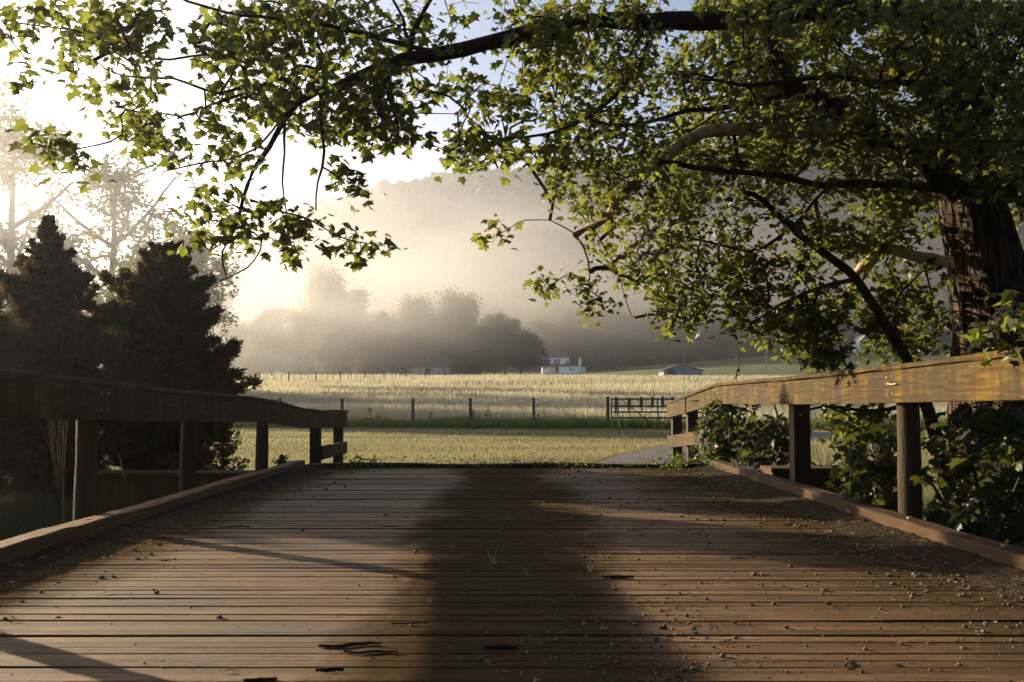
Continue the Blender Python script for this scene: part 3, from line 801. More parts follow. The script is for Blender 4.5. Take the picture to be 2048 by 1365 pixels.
# ------------------------------------------------------------------ the big sycamore on the right
def big_tree():
    base = np.array([4.15, 8.6, -.9])
    tr = empty('sycamore_tree', base, 'big sycamore with dark furrowed trunk behind the right rail, limbs arching over the bridge', 'tree')
    g = Growth()
    TY = 8.6
    trunk = [base + np.array([.25, 0, -.2]), P(2035, 900, TY), P(2012, 720, TY), P(1992, 600, TY), P(1962, 480, TY), P(1935, 380, TY), P(1922, 280, TY), P(1912, 160, TY + .1), P(1900, 40, TY + .1), P(1890, -120, TY + .2), P(1860, -330, TY + .3)]
    c = catmull(trunk, .12); n = len(c); tt = np.linspace(0, 1, n)
    rad = np.interp(tt, [0, .12, .3, .45, .6, 1], [.68, .52, .42, .30, .20, .12])
    k = 40; th = np.arange(k) * 2 * math.pi / k
    v = np.zeros((n, k, 3))
    for i in range(n):
        rr = rad[i] * (1 + .10 * np.sin(th * 3 + tt[i] * 3) + .07 * np.sin(th * 7 + tt[i] * 9) + .05 * np.sin(th * 13 - tt[i] * 6) + .035 * rng.normal(0, 1, k) + .25 * math.exp(-tt[i] * 16) * np.maximum(0, np.sin(th * 5)))
        v[i, :, 0] = c[i, 0] + np.cos(th) * rr; v[i, :, 1] = c[i, 1] + np.sin(th) * rr; v[i, :, 2] = c[i, 2]
    ii = np.arange(n - 1)[:, None] * k; j = np.arange(k)[None, :]; j2 = (j + 1) % k
    f = np.stack([ii + j, ii + j2, ii + k + j2, ii + k + j], -1).reshape(-1, 4)
    mesh_obj('trunk', v.reshape(-1, 3), f.ravel(), np.full(len(f), 4), np.full(n * k, .5), M['bark'], tr, True)
    for q, pt in enumerate(c[n // 3:]): g.P.append(pt); g.par.append(q - 1)
    L = lambda pts, r0, r1, mat='twig', wob=.024: g.limb([P(*p) for p in pts], r0, r1, .12, mat, wob)
    # A dark limb rising to the left
    L([(1930, 400, 8.6), (1868, 327, 8.3), (1800, 285, 8.1), (1736, 248, 8.0), (1657, 200, 7.9), (1583, 158, 7.8), (1550, 105, 7.8), (1540, 30, 7.8), (1520, -60, 7.8)], .125, .055, 'twig')
    # B long arching limb across the top to the left
    L([(1905, 60, 8.7), (1760, 20, 8.3), (1600, 28, 8.0), (1430, 40, 7.8), (1300, 44, 7.7), (1200, 42, 7.6), (1130, 50, 7.6), (1040, 66, 7.5), (960, 85, 7.5), (870, 104, 7.5), (790, 118, 7.5), (720, 140, 7.5), (672, 165, 7.5), (635, 183, 7.5)], .115, .040, 'twig')
    L([(635, 183, 7.5), (600, 205, 7.45), (570, 255, 7.4), (545, 300, 7.4), (515, 350, 7.3), (497, 405, 7.3), (484, 455, 7.3), (452, 512, 7.3), (455, 560, 7.3)], .030, .006)
    L([(640, 175, 7.5), (644, 250, 7.5), (650, 300, 7.5), (640, 360, 7.5), (632, 422, 7.5)], .018, .006)
    L([(570, 240, 7.4), (566, 310, 7.5), (565, 370, 7.5), (575, 430, 7.5), (583, 492, 7.5)], .012, .004)
    L([(605, 195, 7.5), (590, 165, 7.5), (545, 163, 7.6), (505, 182, 7.6), (440, 188, 7.7)], .022, .012)
    L([(505, 182, 7.6), (420, 215, 7.6), (360, 240, 7.6), (300, 235, 7.7)], .012, .005)
    L([(440, 188, 7.7), (350, 160, 7.8), (250, 150, 7.8), (190, 120, 7.9)], .012, .005)
    L([(560, 240, 7.4), (510, 300, 7.2), (420, 330, 7.0), (350, 345, 7.0), (325, 350, 7.0)], .010, .004)
    L([(484, 455, 7.3), (525, 480, 7.3), (510, 520, 7.3), (480, 545, 7.3), (440, 562, 7.3)], .008, .004)
    L([(500, 400, 7.3), (560, 425, 7.3), (610, 440, 7.2), (660, 475, 7.1), (710, 490, 7.1), (765, 490, 7.0)], .009, .003)
    L([(440, 188, 7.7), (480, 130, 7.5), (430, 110, 7.4), (350, 120, 7.3), (240, 95, 7.2), (150, 60, 7.0), (60, 50, 6.9), (10, 40, 6.8)], .011, .004)
    L([(330, 240, 7.6), (250, 225, 6.9), (240, 270, 6.6), (180, 290, 6.4), (120, 300, 6.2), (60, 285, 6.0)], .009, .004)
    L([(820, 112, 7.5), (828, 70, 7.6), (850, 30, 7.7), (880, -30, 7.8)], .028, .016)
    L([(820, 95, 7.55), (800, 40, 7.5), (770, -10, 7.4), (740, -60, 7.4)], .013, .008)
    L([(750, 130, 7.5), (755, 200, 7.4), (765, 235, 7.4), (766, 292, 7.4)], .010, .004)
    L([(765, 220, 7.4), (830, 225, 7.3), (915, 228, 7.3)], .006, .003)
    L([(870, 104, 7.5), (700, 60, 7.3), (560, 40, 7.2), (420, 20, 7.1), (300, -20, 7.0)], .020, .008)
    # C pale lit limb running level to the left, ending in drooping limb H
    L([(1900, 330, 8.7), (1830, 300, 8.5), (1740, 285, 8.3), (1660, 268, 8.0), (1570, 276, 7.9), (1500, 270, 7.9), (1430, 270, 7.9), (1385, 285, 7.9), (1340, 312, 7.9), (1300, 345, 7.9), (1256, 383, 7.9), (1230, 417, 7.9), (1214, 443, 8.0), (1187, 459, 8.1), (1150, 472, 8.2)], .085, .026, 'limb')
    L([(1150, 472, 9.0), (1168, 500, 9.0), (1180, 545, 8.9), (1175, 570, 8.9)], .012, .005)
    L([(1150, 468, 9.0), (1100, 447, 9.0), (1050, 450, 9.0), (1020, 468, 9.0), (985, 485, 9.0)], .007, .003)
    L([(1187, 459, 9.0), (1235, 540, 8.8), (1255, 610, 8.7), (1270, 636, 8.7)], .008, .003)
    # D level thin dark limb
    L([(1925, 385, 8.4), (1800, 377, 8.0), (1700, 380, 7.8), (1640, 382, 7.7), (1560, 364, 7.6), (1490, 360, 7.5), (1400, 350, 7.4), (1300, 330, 7.4)], .045, .015, 'bark')
    # E pale lit limb hanging down
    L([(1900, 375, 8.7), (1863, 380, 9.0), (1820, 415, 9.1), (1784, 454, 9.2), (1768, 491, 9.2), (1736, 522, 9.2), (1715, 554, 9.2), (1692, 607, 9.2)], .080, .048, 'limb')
    # G
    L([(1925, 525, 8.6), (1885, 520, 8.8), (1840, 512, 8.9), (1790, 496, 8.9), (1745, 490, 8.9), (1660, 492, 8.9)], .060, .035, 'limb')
    # others up in the mass
    L([(1560, 190, 7.9), (1480, 210, 7.7), (1380, 215, 7.5), (1290, 238, 7.3), (1180, 240, 7.1)], .030, .010)
    L([(1910, 170, 8.4), (1780, 160, 7.4), (1650, 155, 7.0), (1500, 175, 6.8), (1400, 160, 6.7)], .035, .012, 'twig')
    L([(1990, 420, 8.5), (2040, 360, 8.3), (2100, 340, 8.2), (2200, 330, 8.0)], .05, .03, 'twig')
    L([(1970, 260, 8.6), (1985, 180, 8.5), (2030, 90, 8.4), (2090, -20, 8.3)], .05, .03, 'twig')
    L([(1540, 60, 7.8), (1470, 0, 7.6), (1380, -40, 7.4), (1250, -60, 7.4)], .03, .01, 'twig')
    L([(1300, 44, 7.7), (1290, 120, 7.5), (1230, 200, 7.3), (1130, 260, 7.2), (1010, 290, 7.1), (900, 300, 7.1)], .022, .006)
    L([(1650, 380, 7.7), (1580, 460, 8.0), (1500, 500, 8.2), (1380, 470, 8.3), (1290, 460, 8.3)], .015, .006)
    for e_ in ((5.5, 2, 6.2), (2.5, -2, 6.0), (6.5, -4, 6.5), (-1.5, 1.5, 5.6)): g.limb([c[n - 4], (c[n - 4] + np.array(e_)) / 2 + np.array([0, 0, .8]), np.array(e_)], .07, .03, .15, 'twig', .01)
    for cc, rr, mat in g.fixed:
        mb = MB(); mb.tube(cc, rr * (1 + .08 * rng.normal(0, 1, len(rr))), 12 if rr[0] > .03 else 6, rng.random()); mb.build('limb', M[mat], tr, True)
    # leaf regions in the photograph's outline, each with its own depth
    A = [region([(60, 0), (140, 120), (150, 200), (240, 260), (300, 330), (420, 320), (520, 330), (560, 260), (700, 300), (870, 300), (900, 200), (830, 140), (760, 40), (740, 0)], 640, 6.9, 8.6, .40, 3),
         region([(350, 380), (420, 400), (560, 400), (640, 440), (600, 520), (510, 480), (430, 500), (390, 520), (370, 470)], 60, 7.0, 7.6),
         region([(300, 330), (400, 300), (470, 330), (470, 440), (340, 440)], 16, 7.0, 7.5),
         region([(660, 330), (750, 350), (740, 395), (670, 380)], 12, 7.2, 7.5), region([(640, 480), (700, 470), (775, 480), (775, 505), (700, 520)], 14, 7.0, 7.2),
         region([(0, 0), (70, 20), (60, 90), (0, 90)], 12, 6.6, 7.0), region([(30, 130), (65, 130), (65, 180), (35, 180)], 5, 6.8, 7.0),
         region([(35, 270), (90, 260), (180, 300), (200, 350), (90, 330)], 16, 5.9, 6.4),
         region([(900, 180), (860, 130), (760, 40), (760, 0), (1040, 0), (1020, 60)], 36, 7.2, 8.2),
         region([(1024, 0), (1320, 0), (1320, 330), (1250, 330), (1150, 330), (1010, 330), (870, 350), (860, 310), (940, 250), (900, 180), (1010, 80)], 470, 6.8, 9.4, .42, 5),
         region([(1320, 0), (1600, 0), (1600, 330), (1320, 330)], 380, 8.1, 9.8, .40, 15),
         region([(1500, 0), (2048, 0), (2300, -50), (2300, 420), (2048, 420), (1850, 330), (1500, 330)], 1900, 8.1, 11.5, .2, 6),
         region([(1450, 0), (2100, 0), (2100, 430), (1880, 330), (1650, 300), (1450, 240)], 420, 6.6, 8.0, .36, 26),
         region([(1690, 380), (1880, 390), (1900, 560), (1720, 560)], 75, 8.9, 9.8),
         region([(1010, 330), (1250, 320), (1500, 320), (1850, 330), (1850, 430), (1700, 520), (1500, 480), (1350, 430), (1200, 460), (1120, 400)], 400, 7.6, 9.6, .42, 7),
         region([(1180, 450), (1360, 450), (1500, 480), (1700, 520), (1720, 600), (1600, 690), (1450, 680), (1330, 650), (1300, 580), (1180, 530)], 260, 8.0, 9.6, .42, 8),
         region([(1050, 545), (1180, 540), (1190, 575), (1070, 575)], 12, 8.8, 9.0), region([(1155, 590), (1220, 590), (1215, 645), (1165, 630)], 8, 8.7, 8.9),
         region([(945, 470), (1020, 430), (1022, 490), (955, 500)], 6, 8.9, 9.1),
         region([(1300, 620), (1340, 620), (1335, 665), (1310, 650)], 4, 8.7, 8.8),
         region([(1600, 560), (1760, 560), (1880, 600), (1880, 690), (1740, 730), (1620, 735), (1560, 700)], 100, 8.8, 10.2, .45, 9),
         region([(1980, 380), (2048, 350), (2200, 350), (2200, 560), (2050, 600)], 80, 9.4, 10.8),
         region([(1000, -160), (2100, -220), (2200, 0), (900, 0)], 160, 6.8, 9.5)]
    # unseen crown added above and behind the camera, cutting sky light on the bridge
    A.append(np.stack([rng.uniform(-3.5, 8, 700), rng.uniform(-7, 6.0, 700), rng.uniform(4.6, 8.5, 700)], -1))
    A = np.concatenate(A)
    g.grow(A, .12, .10, .05)
    g.build_twigs('twigs', M['twig'], tr, .0022, .50, 4, .03)
    lp = g.leafpos(5, .06, 4)
    size = rng.uniform(.036, .118, len(lp))
    right = lp[:, 0] > .4
    size[right] *= .80
    l2 = g.leafpos(3, .07, 4); l2 = l2[l2[:, 0] > .2]; lp = np.concatenate([lp, l2]); size = np.concatenate([size, rng.uniform(.034, .085, len(l2))])
    lv = scatter_leaves('leaves', lp, size, star_leaf(), M['leaf'], tr, rng.random(len(lp)), .55)
    # seed balls
    e = np.array([g.buf[i] for i in g.ends]); pick = e[rng.choice(len(e), 110, False)]
    v0, f0 = ico(1); mb = MB()
    for p_ in pick:
        q = p_ + np.array([rng.normal(0, .03), rng.normal(0, .03), -.06]); mb.add(v0 * .011 + q, f0, .3); mb.tube([p_, q], .0012, 3, .3, False)
    tag(mb.build('seed_balls', M['twig'], tr), kind='stuff')
big_tree()

def sapling(name, base, stems, regions, label, cat, leaf, per=7, size=(.06, .12), spread=.05, mat='vine_leaf', group=None, rt=.0022, down=.5, wob=.05):
    t = empty(name, base, label, cat, group); g = Growth()
    for pts, r0, r1 in stems: g.limb(pts, r0, r1, .1, 'twig', .008)
    mb = MB()
    for cc, rr, mt in g.fixed: mb.tube(cc, rr, 8, rng.random())
    mb.build('stem', M['twig'], t, True)
    g.grow(np.concatenate(regions), .1, .12, wob); g.build_twigs('twigs', M['twig'], t, rt, .5, 4, .02)
    lp = g.leafpos(per, spread, 4)
    scatter_leaves('leaves', lp, rng.uniform(size[0], size[1], len(lp)), leaf, M[mat], t, rng.random(len(lp)), down)
    return t

SL, OL = star_leaf(), oval_leaf()
b = P(1905, 1010, 8.4)
sapling('leaning_sapling', b, [([b, P(1880, 900, 8.3), P(1850, 800, 8.3), P(1815, 720, 8.3), P(1763, 638, 8.2), P(1710, 559, 8.2), P(1657, 517, 8.1), P(1594, 470, 8.0), P(1525, 406, 7.9), P(1488, 385, 7.8)], .065, .02),
     ([P(1710, 559, 8.2), P(1640, 575, 8.1), P(1560, 610, 8.0), P(1500, 650, 7.9)], .02, .006),
     ([P(1790, 680, 8.3), P(1795, 600, 8.5), P(1850, 540, 8.7)], .02, .006),
     ([P(1850, 800, 8.3), P(1750, 822, 8.2), P(1650, 812, 8.1), P(1600, 830, 8.0)], .022, .008)],
    [region([(1440, 500), (1640, 520), (1700, 600), (1680, 700), (1500, 720), (1460, 660)], 90, 7.8, 8.8, .4, 11),
     region([(1700, 560), (1880, 540), (1900, 640), (1860, 700), (1740, 690)], 50, 8.2, 8.8),
     region([(1610, 690), (1700, 690), (1690, 735), (1630, 735)], 18, 8.0, 8.4),
     region([(1640, 815), (1780, 815), (1760, 900), (1650, 880)], 20, 7.8, 8.4)],
    'leaning sycamore sapling rising behind the right rail in front of the big trunk', 'sapling', SL, 7, (.06, .11), .05, 'leaf')
b = P(1975, 1120, 7.0)
sapling('broadleaf_shrub', b, [([b, P(1960, 1000, 6.9), P(1930, 900, 6.8), P(1900, 830, 6.8)], .02, .008), ([b, P(2030, 980, 6.9), P(2070, 850, 6.9)], .02, .008),
     ([b, P(1900, 1030, 6.9), P(1860, 960, 6.9), P(1790, 900, 7.0)], .016, .006)],
    [region([(1830, 800), (2200, 800), (2200, 1150), (1850, 1130), (1880, 1000)], 125, 6.3, 7.9, .42, 12), region([(1700, 860), (1790, 860), (1780, 960), (1700, 1000)], 22, 6.8, 7.4)],
    'dark broad leaved shrub filling the space under the near right rail', 'shrub', SL, 8, (.07, .14), .07, 'vine_leaf')
b = P(1700, 1040, 9.6)
sapling('broadleaf_shrub', b, [([b, P(1700, 960, 9.5), P(1720, 880, 9.4)], .016, .006)],
    [region([(1640, 820), (1800, 830), (1800, 960), (1720, 1000), (1690, 930)], 26, 8.8, 9.9)],
    'loose dark shrub between the two near right posts', 'shrub', SL, 7, (.06, .12), .07, 'vine_leaf')
b = P(2120, 900, 4.9)
sapling('overhanging_sprig', P(2160, 1150, 4.9), [([P(2160, 1150, 4.9), P(2140, 800, 4.9), P(2080, 660, 4.8), P(2040, 600, 4.7), P(2000, 650, 4.7), P(1960, 668, 4.6)], .012, .004)],
    [region([(1930, 640), (2000, 630), (1990, 700), (1940, 700)], 6, 4.5, 4.8), region([(2010, 570), (2120, 560), (2120, 720), (2000, 700)], 14, 4.5, 5.0)],
    'big leaved sprig reaching over the right rail at the photo edge', 'sprig', SL, 4, (.06, .10), .03, 'leaf')
b = P(1442, 935, 12.0)
sapling('rail_vine', b, [([b, P(1440, 880, 11.95), P(1425, 830, 11.9), P(1432, 800, 11.9)], .012, .005), ([b, P(1470, 860, 12.0), P(1485, 815, 12.0)], .010, .004)],
    [region([(1405, 820), (1440, 800), (1500, 815), (1500, 900), (1420, 930), (1398, 925)], 75, 11.6, 12.2)],
    'green creeper wound round the right rail post at the far bridge end', 'vine', OL, 9, (.07, .14), .05, 'vine_leaf')
b = P(1530, 950, 11.6)
sapling('broadleaf_shrub', b, [([b, P(1520, 880, 11.6), P(1500, 820, 11.6)], .018, .008), ([b, P(1560, 870, 11.8), P(1540, 790, 12.0)], .022, .008), ([b, P(1575, 860, 11.8), P(1590, 810, 12.0)], .014, .006)],
    [region([(1470, 850), (1600, 840), (1610, 930), (1480, 940)], 80, 11.0, 12.2)],
    'leafy shrub beside the creeper, behind the right post nearest the lawn', 'shrub', SL, 7, (.07, .13), .07, 'vine_leaf')

# ground plants at the far end of the deck
def low_plants():
    spots = []
    for x in np.arange(-1.95, 2.3, .16):
        if rng.random() < .78: spots.append((x + rng.normal(0, .05), 11.78 + rng.normal(0, .05), rng.uniform(.05, .12)))
    for k in range(26): spots.append((rng.uniform(1.6, 2.7), 11.7 + rng.normal(0, .2), rng.uniform(.08, .2)))
    for k in range(9): spots.append((rng.uniform(-2.0, -1.4), 11.8 + rng.normal(0, .1), rng.uniform(.08, .13)))
    P_ = []; S_ = []
    for x, y, h in spots:
        n = int(rng.integers(9, 20)); P_.append(np.stack([x + rng.normal(0, .07, n), y + rng.normal(0, .05, n), np.abs(rng.normal(h * .6, h * .4, n)) + .01], -1)); S_.append(rng.uniform(.03, .065, n))
    P_ = np.concatenate(P_); S_ = np.concatenate(S_)
    o = scatter_leaves('ground_ivy', P_, S_, OL, M['weed'], None, rng.random(len(P_)), .1)
    tag(o, 'low green ivy and weeds growing along the far end of the deck', 'ivy', kind='stuff')
low_plants()

# tall weeds by the wire fence
for px, h, lab in ((740, .75, 'left of the first wire fence post'), (860, .6, 'right of the first mid post'), (945, .8, 'at the middle fence post'), (975, .95, 'just right of the middle fence post'), (1075, .9, 'at the third fence post'),
              (1090, 1.0, 'between third post and gate'), (755, .5, 'beside the leftmost tall weed'), (1290, .5, 'at the foot of the gate'), (630, .6, 'behind the left rail end')):
    p = P(px, 850, 38.3); z0 = float(T(p[0], 38.3)); mb = MB(); mb.tube([(p[0], 38.3, z0 - .02), (p[0] + .03, 38.3, z0 + h)], [.012, .004], 5, .4)
    o = empty('tall_weed', (p[0], 38.3, z0), f'dark leafy weed standing {lab}', 'weed', 'tall weeds along the wire fence')
    mb.build('stem', M['twig'], o); n = 46; zz = rng.random(n) * h
    scatter_leaves('leaves', np.stack([p[0] + rng.normal(0, .07, n) * (1.3 - zz / h), 38.3 + rng.normal(0, .07, n), z0 + zz], -1), rng.uniform(.06, .13, n), OL, M['weed'], o, rng.random(n) * .5, .1)

# ------------------------------------------------------------------ cedars on the left
def cedar(base, H, Rm, label, n_sp=7200, shape=None, name='cedar_tree', low=.04, mat='cedar', group='cedars beside the bridge', taper=.75, pw=1.0):
    t = empty(name, base, label, 'tree' if name == 'cedar_tree' else 'bush', group)
    mb = MB(); zt = np.linspace(0, H * .96, 20)
    tx = np.stack([.04 * np.sin(zt * 1.3) * H / 4, .04 * np.cos(zt) * H / 4, zt], -1) + base
    mb.tube(tx, np.linspace(.022 * H + .01, .008, 20), 8, .5)
    mb.build('trunk', M['twig'], t, True)
    br = MB(); tips = []
    nb = int(230 * (H / 4.5)); n_sp = int(n_sp * 2.3)
    for i in range(nb):
        q = low + (1 - low) * ((i + rng.random()) / nb) ** .85
        z0 = q * H; ang = i * 2.4 + rng.normal(0, .5)
        prof_ = min(1.0, (1.02 - q) / taper) ** pw * min(1, .30 + q * 2.4)
        L = Rm * prof_ * rng.choice([.6, .8, .95, 1.05, 1.2], p=[.2, .25, .25, .22, .08]) * rng.uniform(.9, 1.1)
        rise = rng.uniform(.25, .7) * (0.4 + q)
        n = 9; s_ = np.linspace(0, 1, n)
        d = np.array([math.cos(ang), math.sin(ang)])
        pts = np.stack([d[0] * L * s_, d[1] * L * s_, z0 - .05 * H * q * 0 + L * rise * s_ ** 1.4], -1) + base + np.array([.04 * math.sin(z0 * 1.3), 0, 0])
        pts[1:] += np.cumsum(rng.normal(0, .012 * L, (n - 1, 3)), 0)
        br.tube(pts, np.linspace(.004 * H * .7 + .004, .002, n), 4, .5, False)
        m = max(4, int(n_sp / nb)); k = rng.random(m) ** .6 * (n - 1.01); ki = k.astype(int); fr = (k - ki)[:, None]
        base_p = pts[ki] * (1 - fr) + pts[ki + 1] * fr
        off = rng.normal(0, 1, (m, 3)); off /= np.linalg.norm(off, axis=1)[:, None]
        tips.append(np.column_stack([base_p + off * (L * .30 * (1.1 - k / n) * rng.random(m) + .02)[:, None], np.tile([d[0], d[1], .95], (m, 1)), np.full(m, min(1, max(.3, L / .7)))]))
    tag(br.build('branches', M['twig'], t, False), kind='stuff')
    tp = np.concatenate(tips); n = len(tp); K = 11
    d = tp[:, None, 3:6] + rng.normal(0, .8, (n, K, 3)); d /= np.linalg.norm(d, axis=2)[:, :, None]
    L = rng.uniform(.04, .15, (n, K)) * (H / 4.5) ** .5 * tp[:, 6:7]
    p0 = tp[:, None, :3] + d * 0.0; p1 = p0 + d * L[:, :, None]
    side = np.cross(d, rng.normal(0, 1, (n, K, 3))); side /= np.linalg.norm(side, axis=2)[:, :, None]; wd = .011
    mid = p0 + d * L[:, :, None] * .45
    v = np.stack([p0, mid + side * wd, p1, mid - side * wd], 2).reshape(-1, 3)
    c = np.repeat(np.repeat(rng.random(n), K) * .7 + .3 * rng.random(n * K), 4)
    mesh_obj('foliage', v, np.arange(len(v)), np.full(n * K, 4), c, M[mat], t)
    return t
cedar(np.array([-6.35, 13.6, -.75]), 4.05, 1.55, 'dark pointed cedar at the left edge of the photo', 8000, taper=.9)
CEDAR = cedar(np.array([-5.1, 14.6, -.50]), 3.55, 1.38, 'broad dark cedar right of the pointed one, reaching past the rail', 10500, taper=.8, pw=.72)
cedar(np.array([-7.1, 12.0, -1.1]), 4.5, 1.45, 'dark cedar nearest the bridge, mostly cut off by the left photo edge', 8000, taper=.8)
cedar(np.array([-7.6, 15.8, -.5]), 3.2, 1.1, 'cedar half hidden behind the pointed cedar at the photo edge', 5000, taper=.9)
cedar(np.array([-5.8, 15.9, -.5]), 2.5, .9, 'small olive cedar in the gap between the two dark cedars', 4200, taper=.9)
for k, (x, y, h) in enumerate(((-11.4, 14.0, 1.0), (-12.6, 16.9, 1.08), (-13.4, 20.2, .98))):  # unseen cedar row placed to shade the far deck
    o = copy_tree(CEDAR); o.location = (x, y, -.45); o.scale = (h * .95, h * .95, h * 1.1); o.rotation_euler = (0, 0, 1.3 + k * 2.1)
    tag(o, ['nearest', 'middle', 'farthest'][k] + ' cedar of the unseen row placed left of the frame to shade the deck', 'tree', 'unseen cedars placed to shade the deck')
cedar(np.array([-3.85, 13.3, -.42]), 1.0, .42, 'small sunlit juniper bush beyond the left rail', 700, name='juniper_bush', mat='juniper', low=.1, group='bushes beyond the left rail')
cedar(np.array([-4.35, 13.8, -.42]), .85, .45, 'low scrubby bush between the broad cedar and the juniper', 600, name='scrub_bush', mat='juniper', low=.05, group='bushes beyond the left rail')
cedar(np.array([-3.15, 13.6, -.38]), .42, .24, 'tiny dark bush at the foot of the last left posts', 320, name='scrub_bush', mat='cedar', low=.05, group='bushes beyond the left rail')
# dry strands hanging beside the nearest left post
o = empty('dry_strands', (-2.80, 6.2, .7), 'bundle of dry grass strands hanging beside the nearest left post', 'dry grass'); mb = MB()
for k in range(10):
    x0 = -2.80 + rng.normal(0, .055) - .03; y0 = 6.2 + rng.normal(0, .05); L = rng.uniform(.2, .5)
    mb.tube([(x0, y0, .72), (x0 + .3 * (-2.79 - x0) , y0, .72 - L * .5), (x0 + .6 * (-2.79 - x0) + rng.normal(0, .01), y0, .72 - L)], [.0009, .0009, .0006], 3, rng.random(), False)
mb.tube([(-2.765, 6.2, .72), (-2.775, 6.2, .3), (-2.765, 6.2, -.1)], .0016, 4, .9)
mb.build('strands', M['drystalk'], o)
mb = MB(); mb.tube([P(238, 908, 8.0), P(245, 940, 8.0), P(251, 974, 8.0)], [.003, .004, .002], 4, .8)
tag(mb.build('dry_stalk', M['drystalk']), 'single pale dry stalk in front of the left wing wall', 'stalk')
mb = MB(); q = [P(1470, 760, 9.8), P(1476, 738, 9.8), P(1484, 720, 9.8)]; mb.tube(q, .003, 4, .5)
for k in range(30):
    t_ = rng.random(); c_ = (1 - t_) * q[0] + t_ * q[2] + rng.normal(0, .008, 3); mb.box(c_, (.012, .012, .012), rng.random(), .9)
tag(mb.build('seed_stalk', M['drystalk']), 'rust coloured seed stalk poking above the right rail', 'stalk')

# ------------------------------------------------------------------ fences
def wire_fence():
    o = empty('wire_fence', (0, 38.3, float(T(0, 38.3))), 'wire mesh fence with dark wooden posts between lawn and hay field', 'fence')
    pxs = [90, 210, 330, 445, 560, 685, 827, 941, 1067, 1214]; tops = []
    for px in pxs:
        x = (px - 1024) / F * 38.3; z = float(T(x, 38.3)); h = 1.12 + rng.normal(0, .03); mb = MB()
        mb.tube([(x, 38.3, z - .3), (x + rng.normal(0, .015), 38.3, z + h)], [.065, .058], 8, rng.random()); mb.build('post', M['darkwood'], o); tops.append((x, z))
    mb = MB()
    for (xa, za), (xb, zb) in zip(tops[:-1], tops[1:]):
        for h in (.2, .4, .6, .78, .95): mb.tube([(xa, 38.25, za + h), ((xa + xb) / 2, 38.25, (za + zb) / 2 + h - .012), (xb, 38.25, zb + h)], .0035, 3, .5, False)
        for k in np.arange(xa + .15, xb, .15): mb.tube([(k, 38.25, za + .1), (k, 38.25, za + .95)], .0016, 3, .5, False)
    mb.build('wire_mesh', M['wire'], o)
wire_fence()

def gate():
    x0, x1, y = 3.80, 7.35, 38.3; z = float(T(5, 38.3)) + .12
    o = empty('farm_gate', (x0, y, z), 'grey blue tubular farm gate beside the right rail end', 'gate')
    for x in (x0 - .13, x1 + .14):
        mb = MB(); mb.tube([(x, y, z - .5), (x, y, z + 1.06)], .075, 10, .4); mb.build('gate_post', M['darkwood'], o)
    for k, h in enumerate((.06, .26, .48, .70, .98)):
        mb = MB(); mb.bar((x0, y, z + h), (x1, y, z + h), .04, .065, .5); mb.build('gate_bar', M['metal'], o)
    mb = MB()
    for x in (x0 + .02, x0 + 1.8, x1 - .02): mb.bar((x, y + .05, z + .02), (x, y + .05, z + 1.02), .035, .05, .5, up=(1, 0, 0))
    mb.build('upright', M['metal'], o)
    mb = MB(); mb.bar((x0 + .35, y - .045, z + .98), (x0 + 1.5, y - .045, z + .1), .03, .05, .5, up=(0, 1, 0)); mb.build('brace', M['metal'], o)
    mb = MB(); mb.bar((x1 - .35, y - .045, z + .98), (x1 - 1.5, y - .045, z + .1), .03, .05, .5, up=(0, 1, 0)); mb.build('brace', M['metal'], o)
gate()

def plank_fence(A, B, n, nb, h, mat, name, label, pm=None, bh=.13, side=-1):
    A = np.array(A, float); B = np.array(B, float); o = empty(name, (A[0], A[1], float(T(*A))), label, 'fence')
    pts = [A + (B - A) * k / n for k in range(n + 1)]; zs = [float(T(p[0], p[1])) for p in pts]
    d = (B - A) / np.linalg.norm(B - A); nrm = np.array([-d[1], d[0]]) * side * .075; ang = math.atan2(d[1], d[0])
    for p, z in zip(pts, zs):
        mb = MB(); mb.box((p[0], p[1], z + (h + .1) / 2 - .1), (.12, .12, h + .32), ang, rng.random()); mb.build('post', pm or mat, o)
    for k in range(nb):
        mb = MB()
        for i in range(n):
            zz = h * (k + .75) / nb
            a = pts[i] + nrm; b_ = pts[i + 1] + nrm
            mb.bar((a[0], a[1], zs[i] + zz), (b_[0] - d[0] * .01, b_[1] - d[1] * .01, zs[i + 1] + zz + rng.normal(0, .012)), .025, bh, rng.random())
        mb.build('board', mat, o)
plank_fence((4.35, 41.5), (8.6, 50.5), 6, 0, 1.02, M['darkwood'], 'post_row_fence', 'row of brown posts standing right behind the farm gate')
plank_fence((12.2, 42), (37, 113), 28, 4, 1.25, M['greywood'], 'plank_fence', 'pale four board fence running away behind the right rail')

def far_fence():
    o = empty('far_field_fence', (-20, 112, float(T(-20, 112))), 'thin post fence at the far left edge of the hay field', 'fence')
    A, B = np.array([-33.0, 104]), np.array([-8.0, 146.0]); prev = None; w_ = MB(); pts = []
    for k in range(44):
        t = k / 43; p = A + (B - A) * t; p = p + rng.normal(0, .1, 2); z = float(T(p[0], p[1])); thick = k % 4 == 0
        h = 1.5 if thick else 1.35
        mb = MB(); mb.tube([(p[0], p[1], z - .2), (p[0], p[1], z + h + rng.normal(0, .06))], .085 if thick else .035, 6, .3 if thick else .9)
        mb.build('post', M['darkwood'] if thick else M['greywood'], o); pts.append((p[0], p[1], z))
    for a, b_ in zip(pts[:-1], pts[1:]):
        for h in (.4, .8, 1.2): w_.tube([(a[0], a[1], a[2] + h), (b_[0], b_[1], b_[2] + h)], .008, 3, .5, False)
    w_.build('wire_mesh', M['wire'], o)
far_fence()
plank_fence((-28, 178), (12, 182), 14, 2, 1.15, M['greywood'], 'rail_fence', 'low two rail fence in front of the hazy farm building')

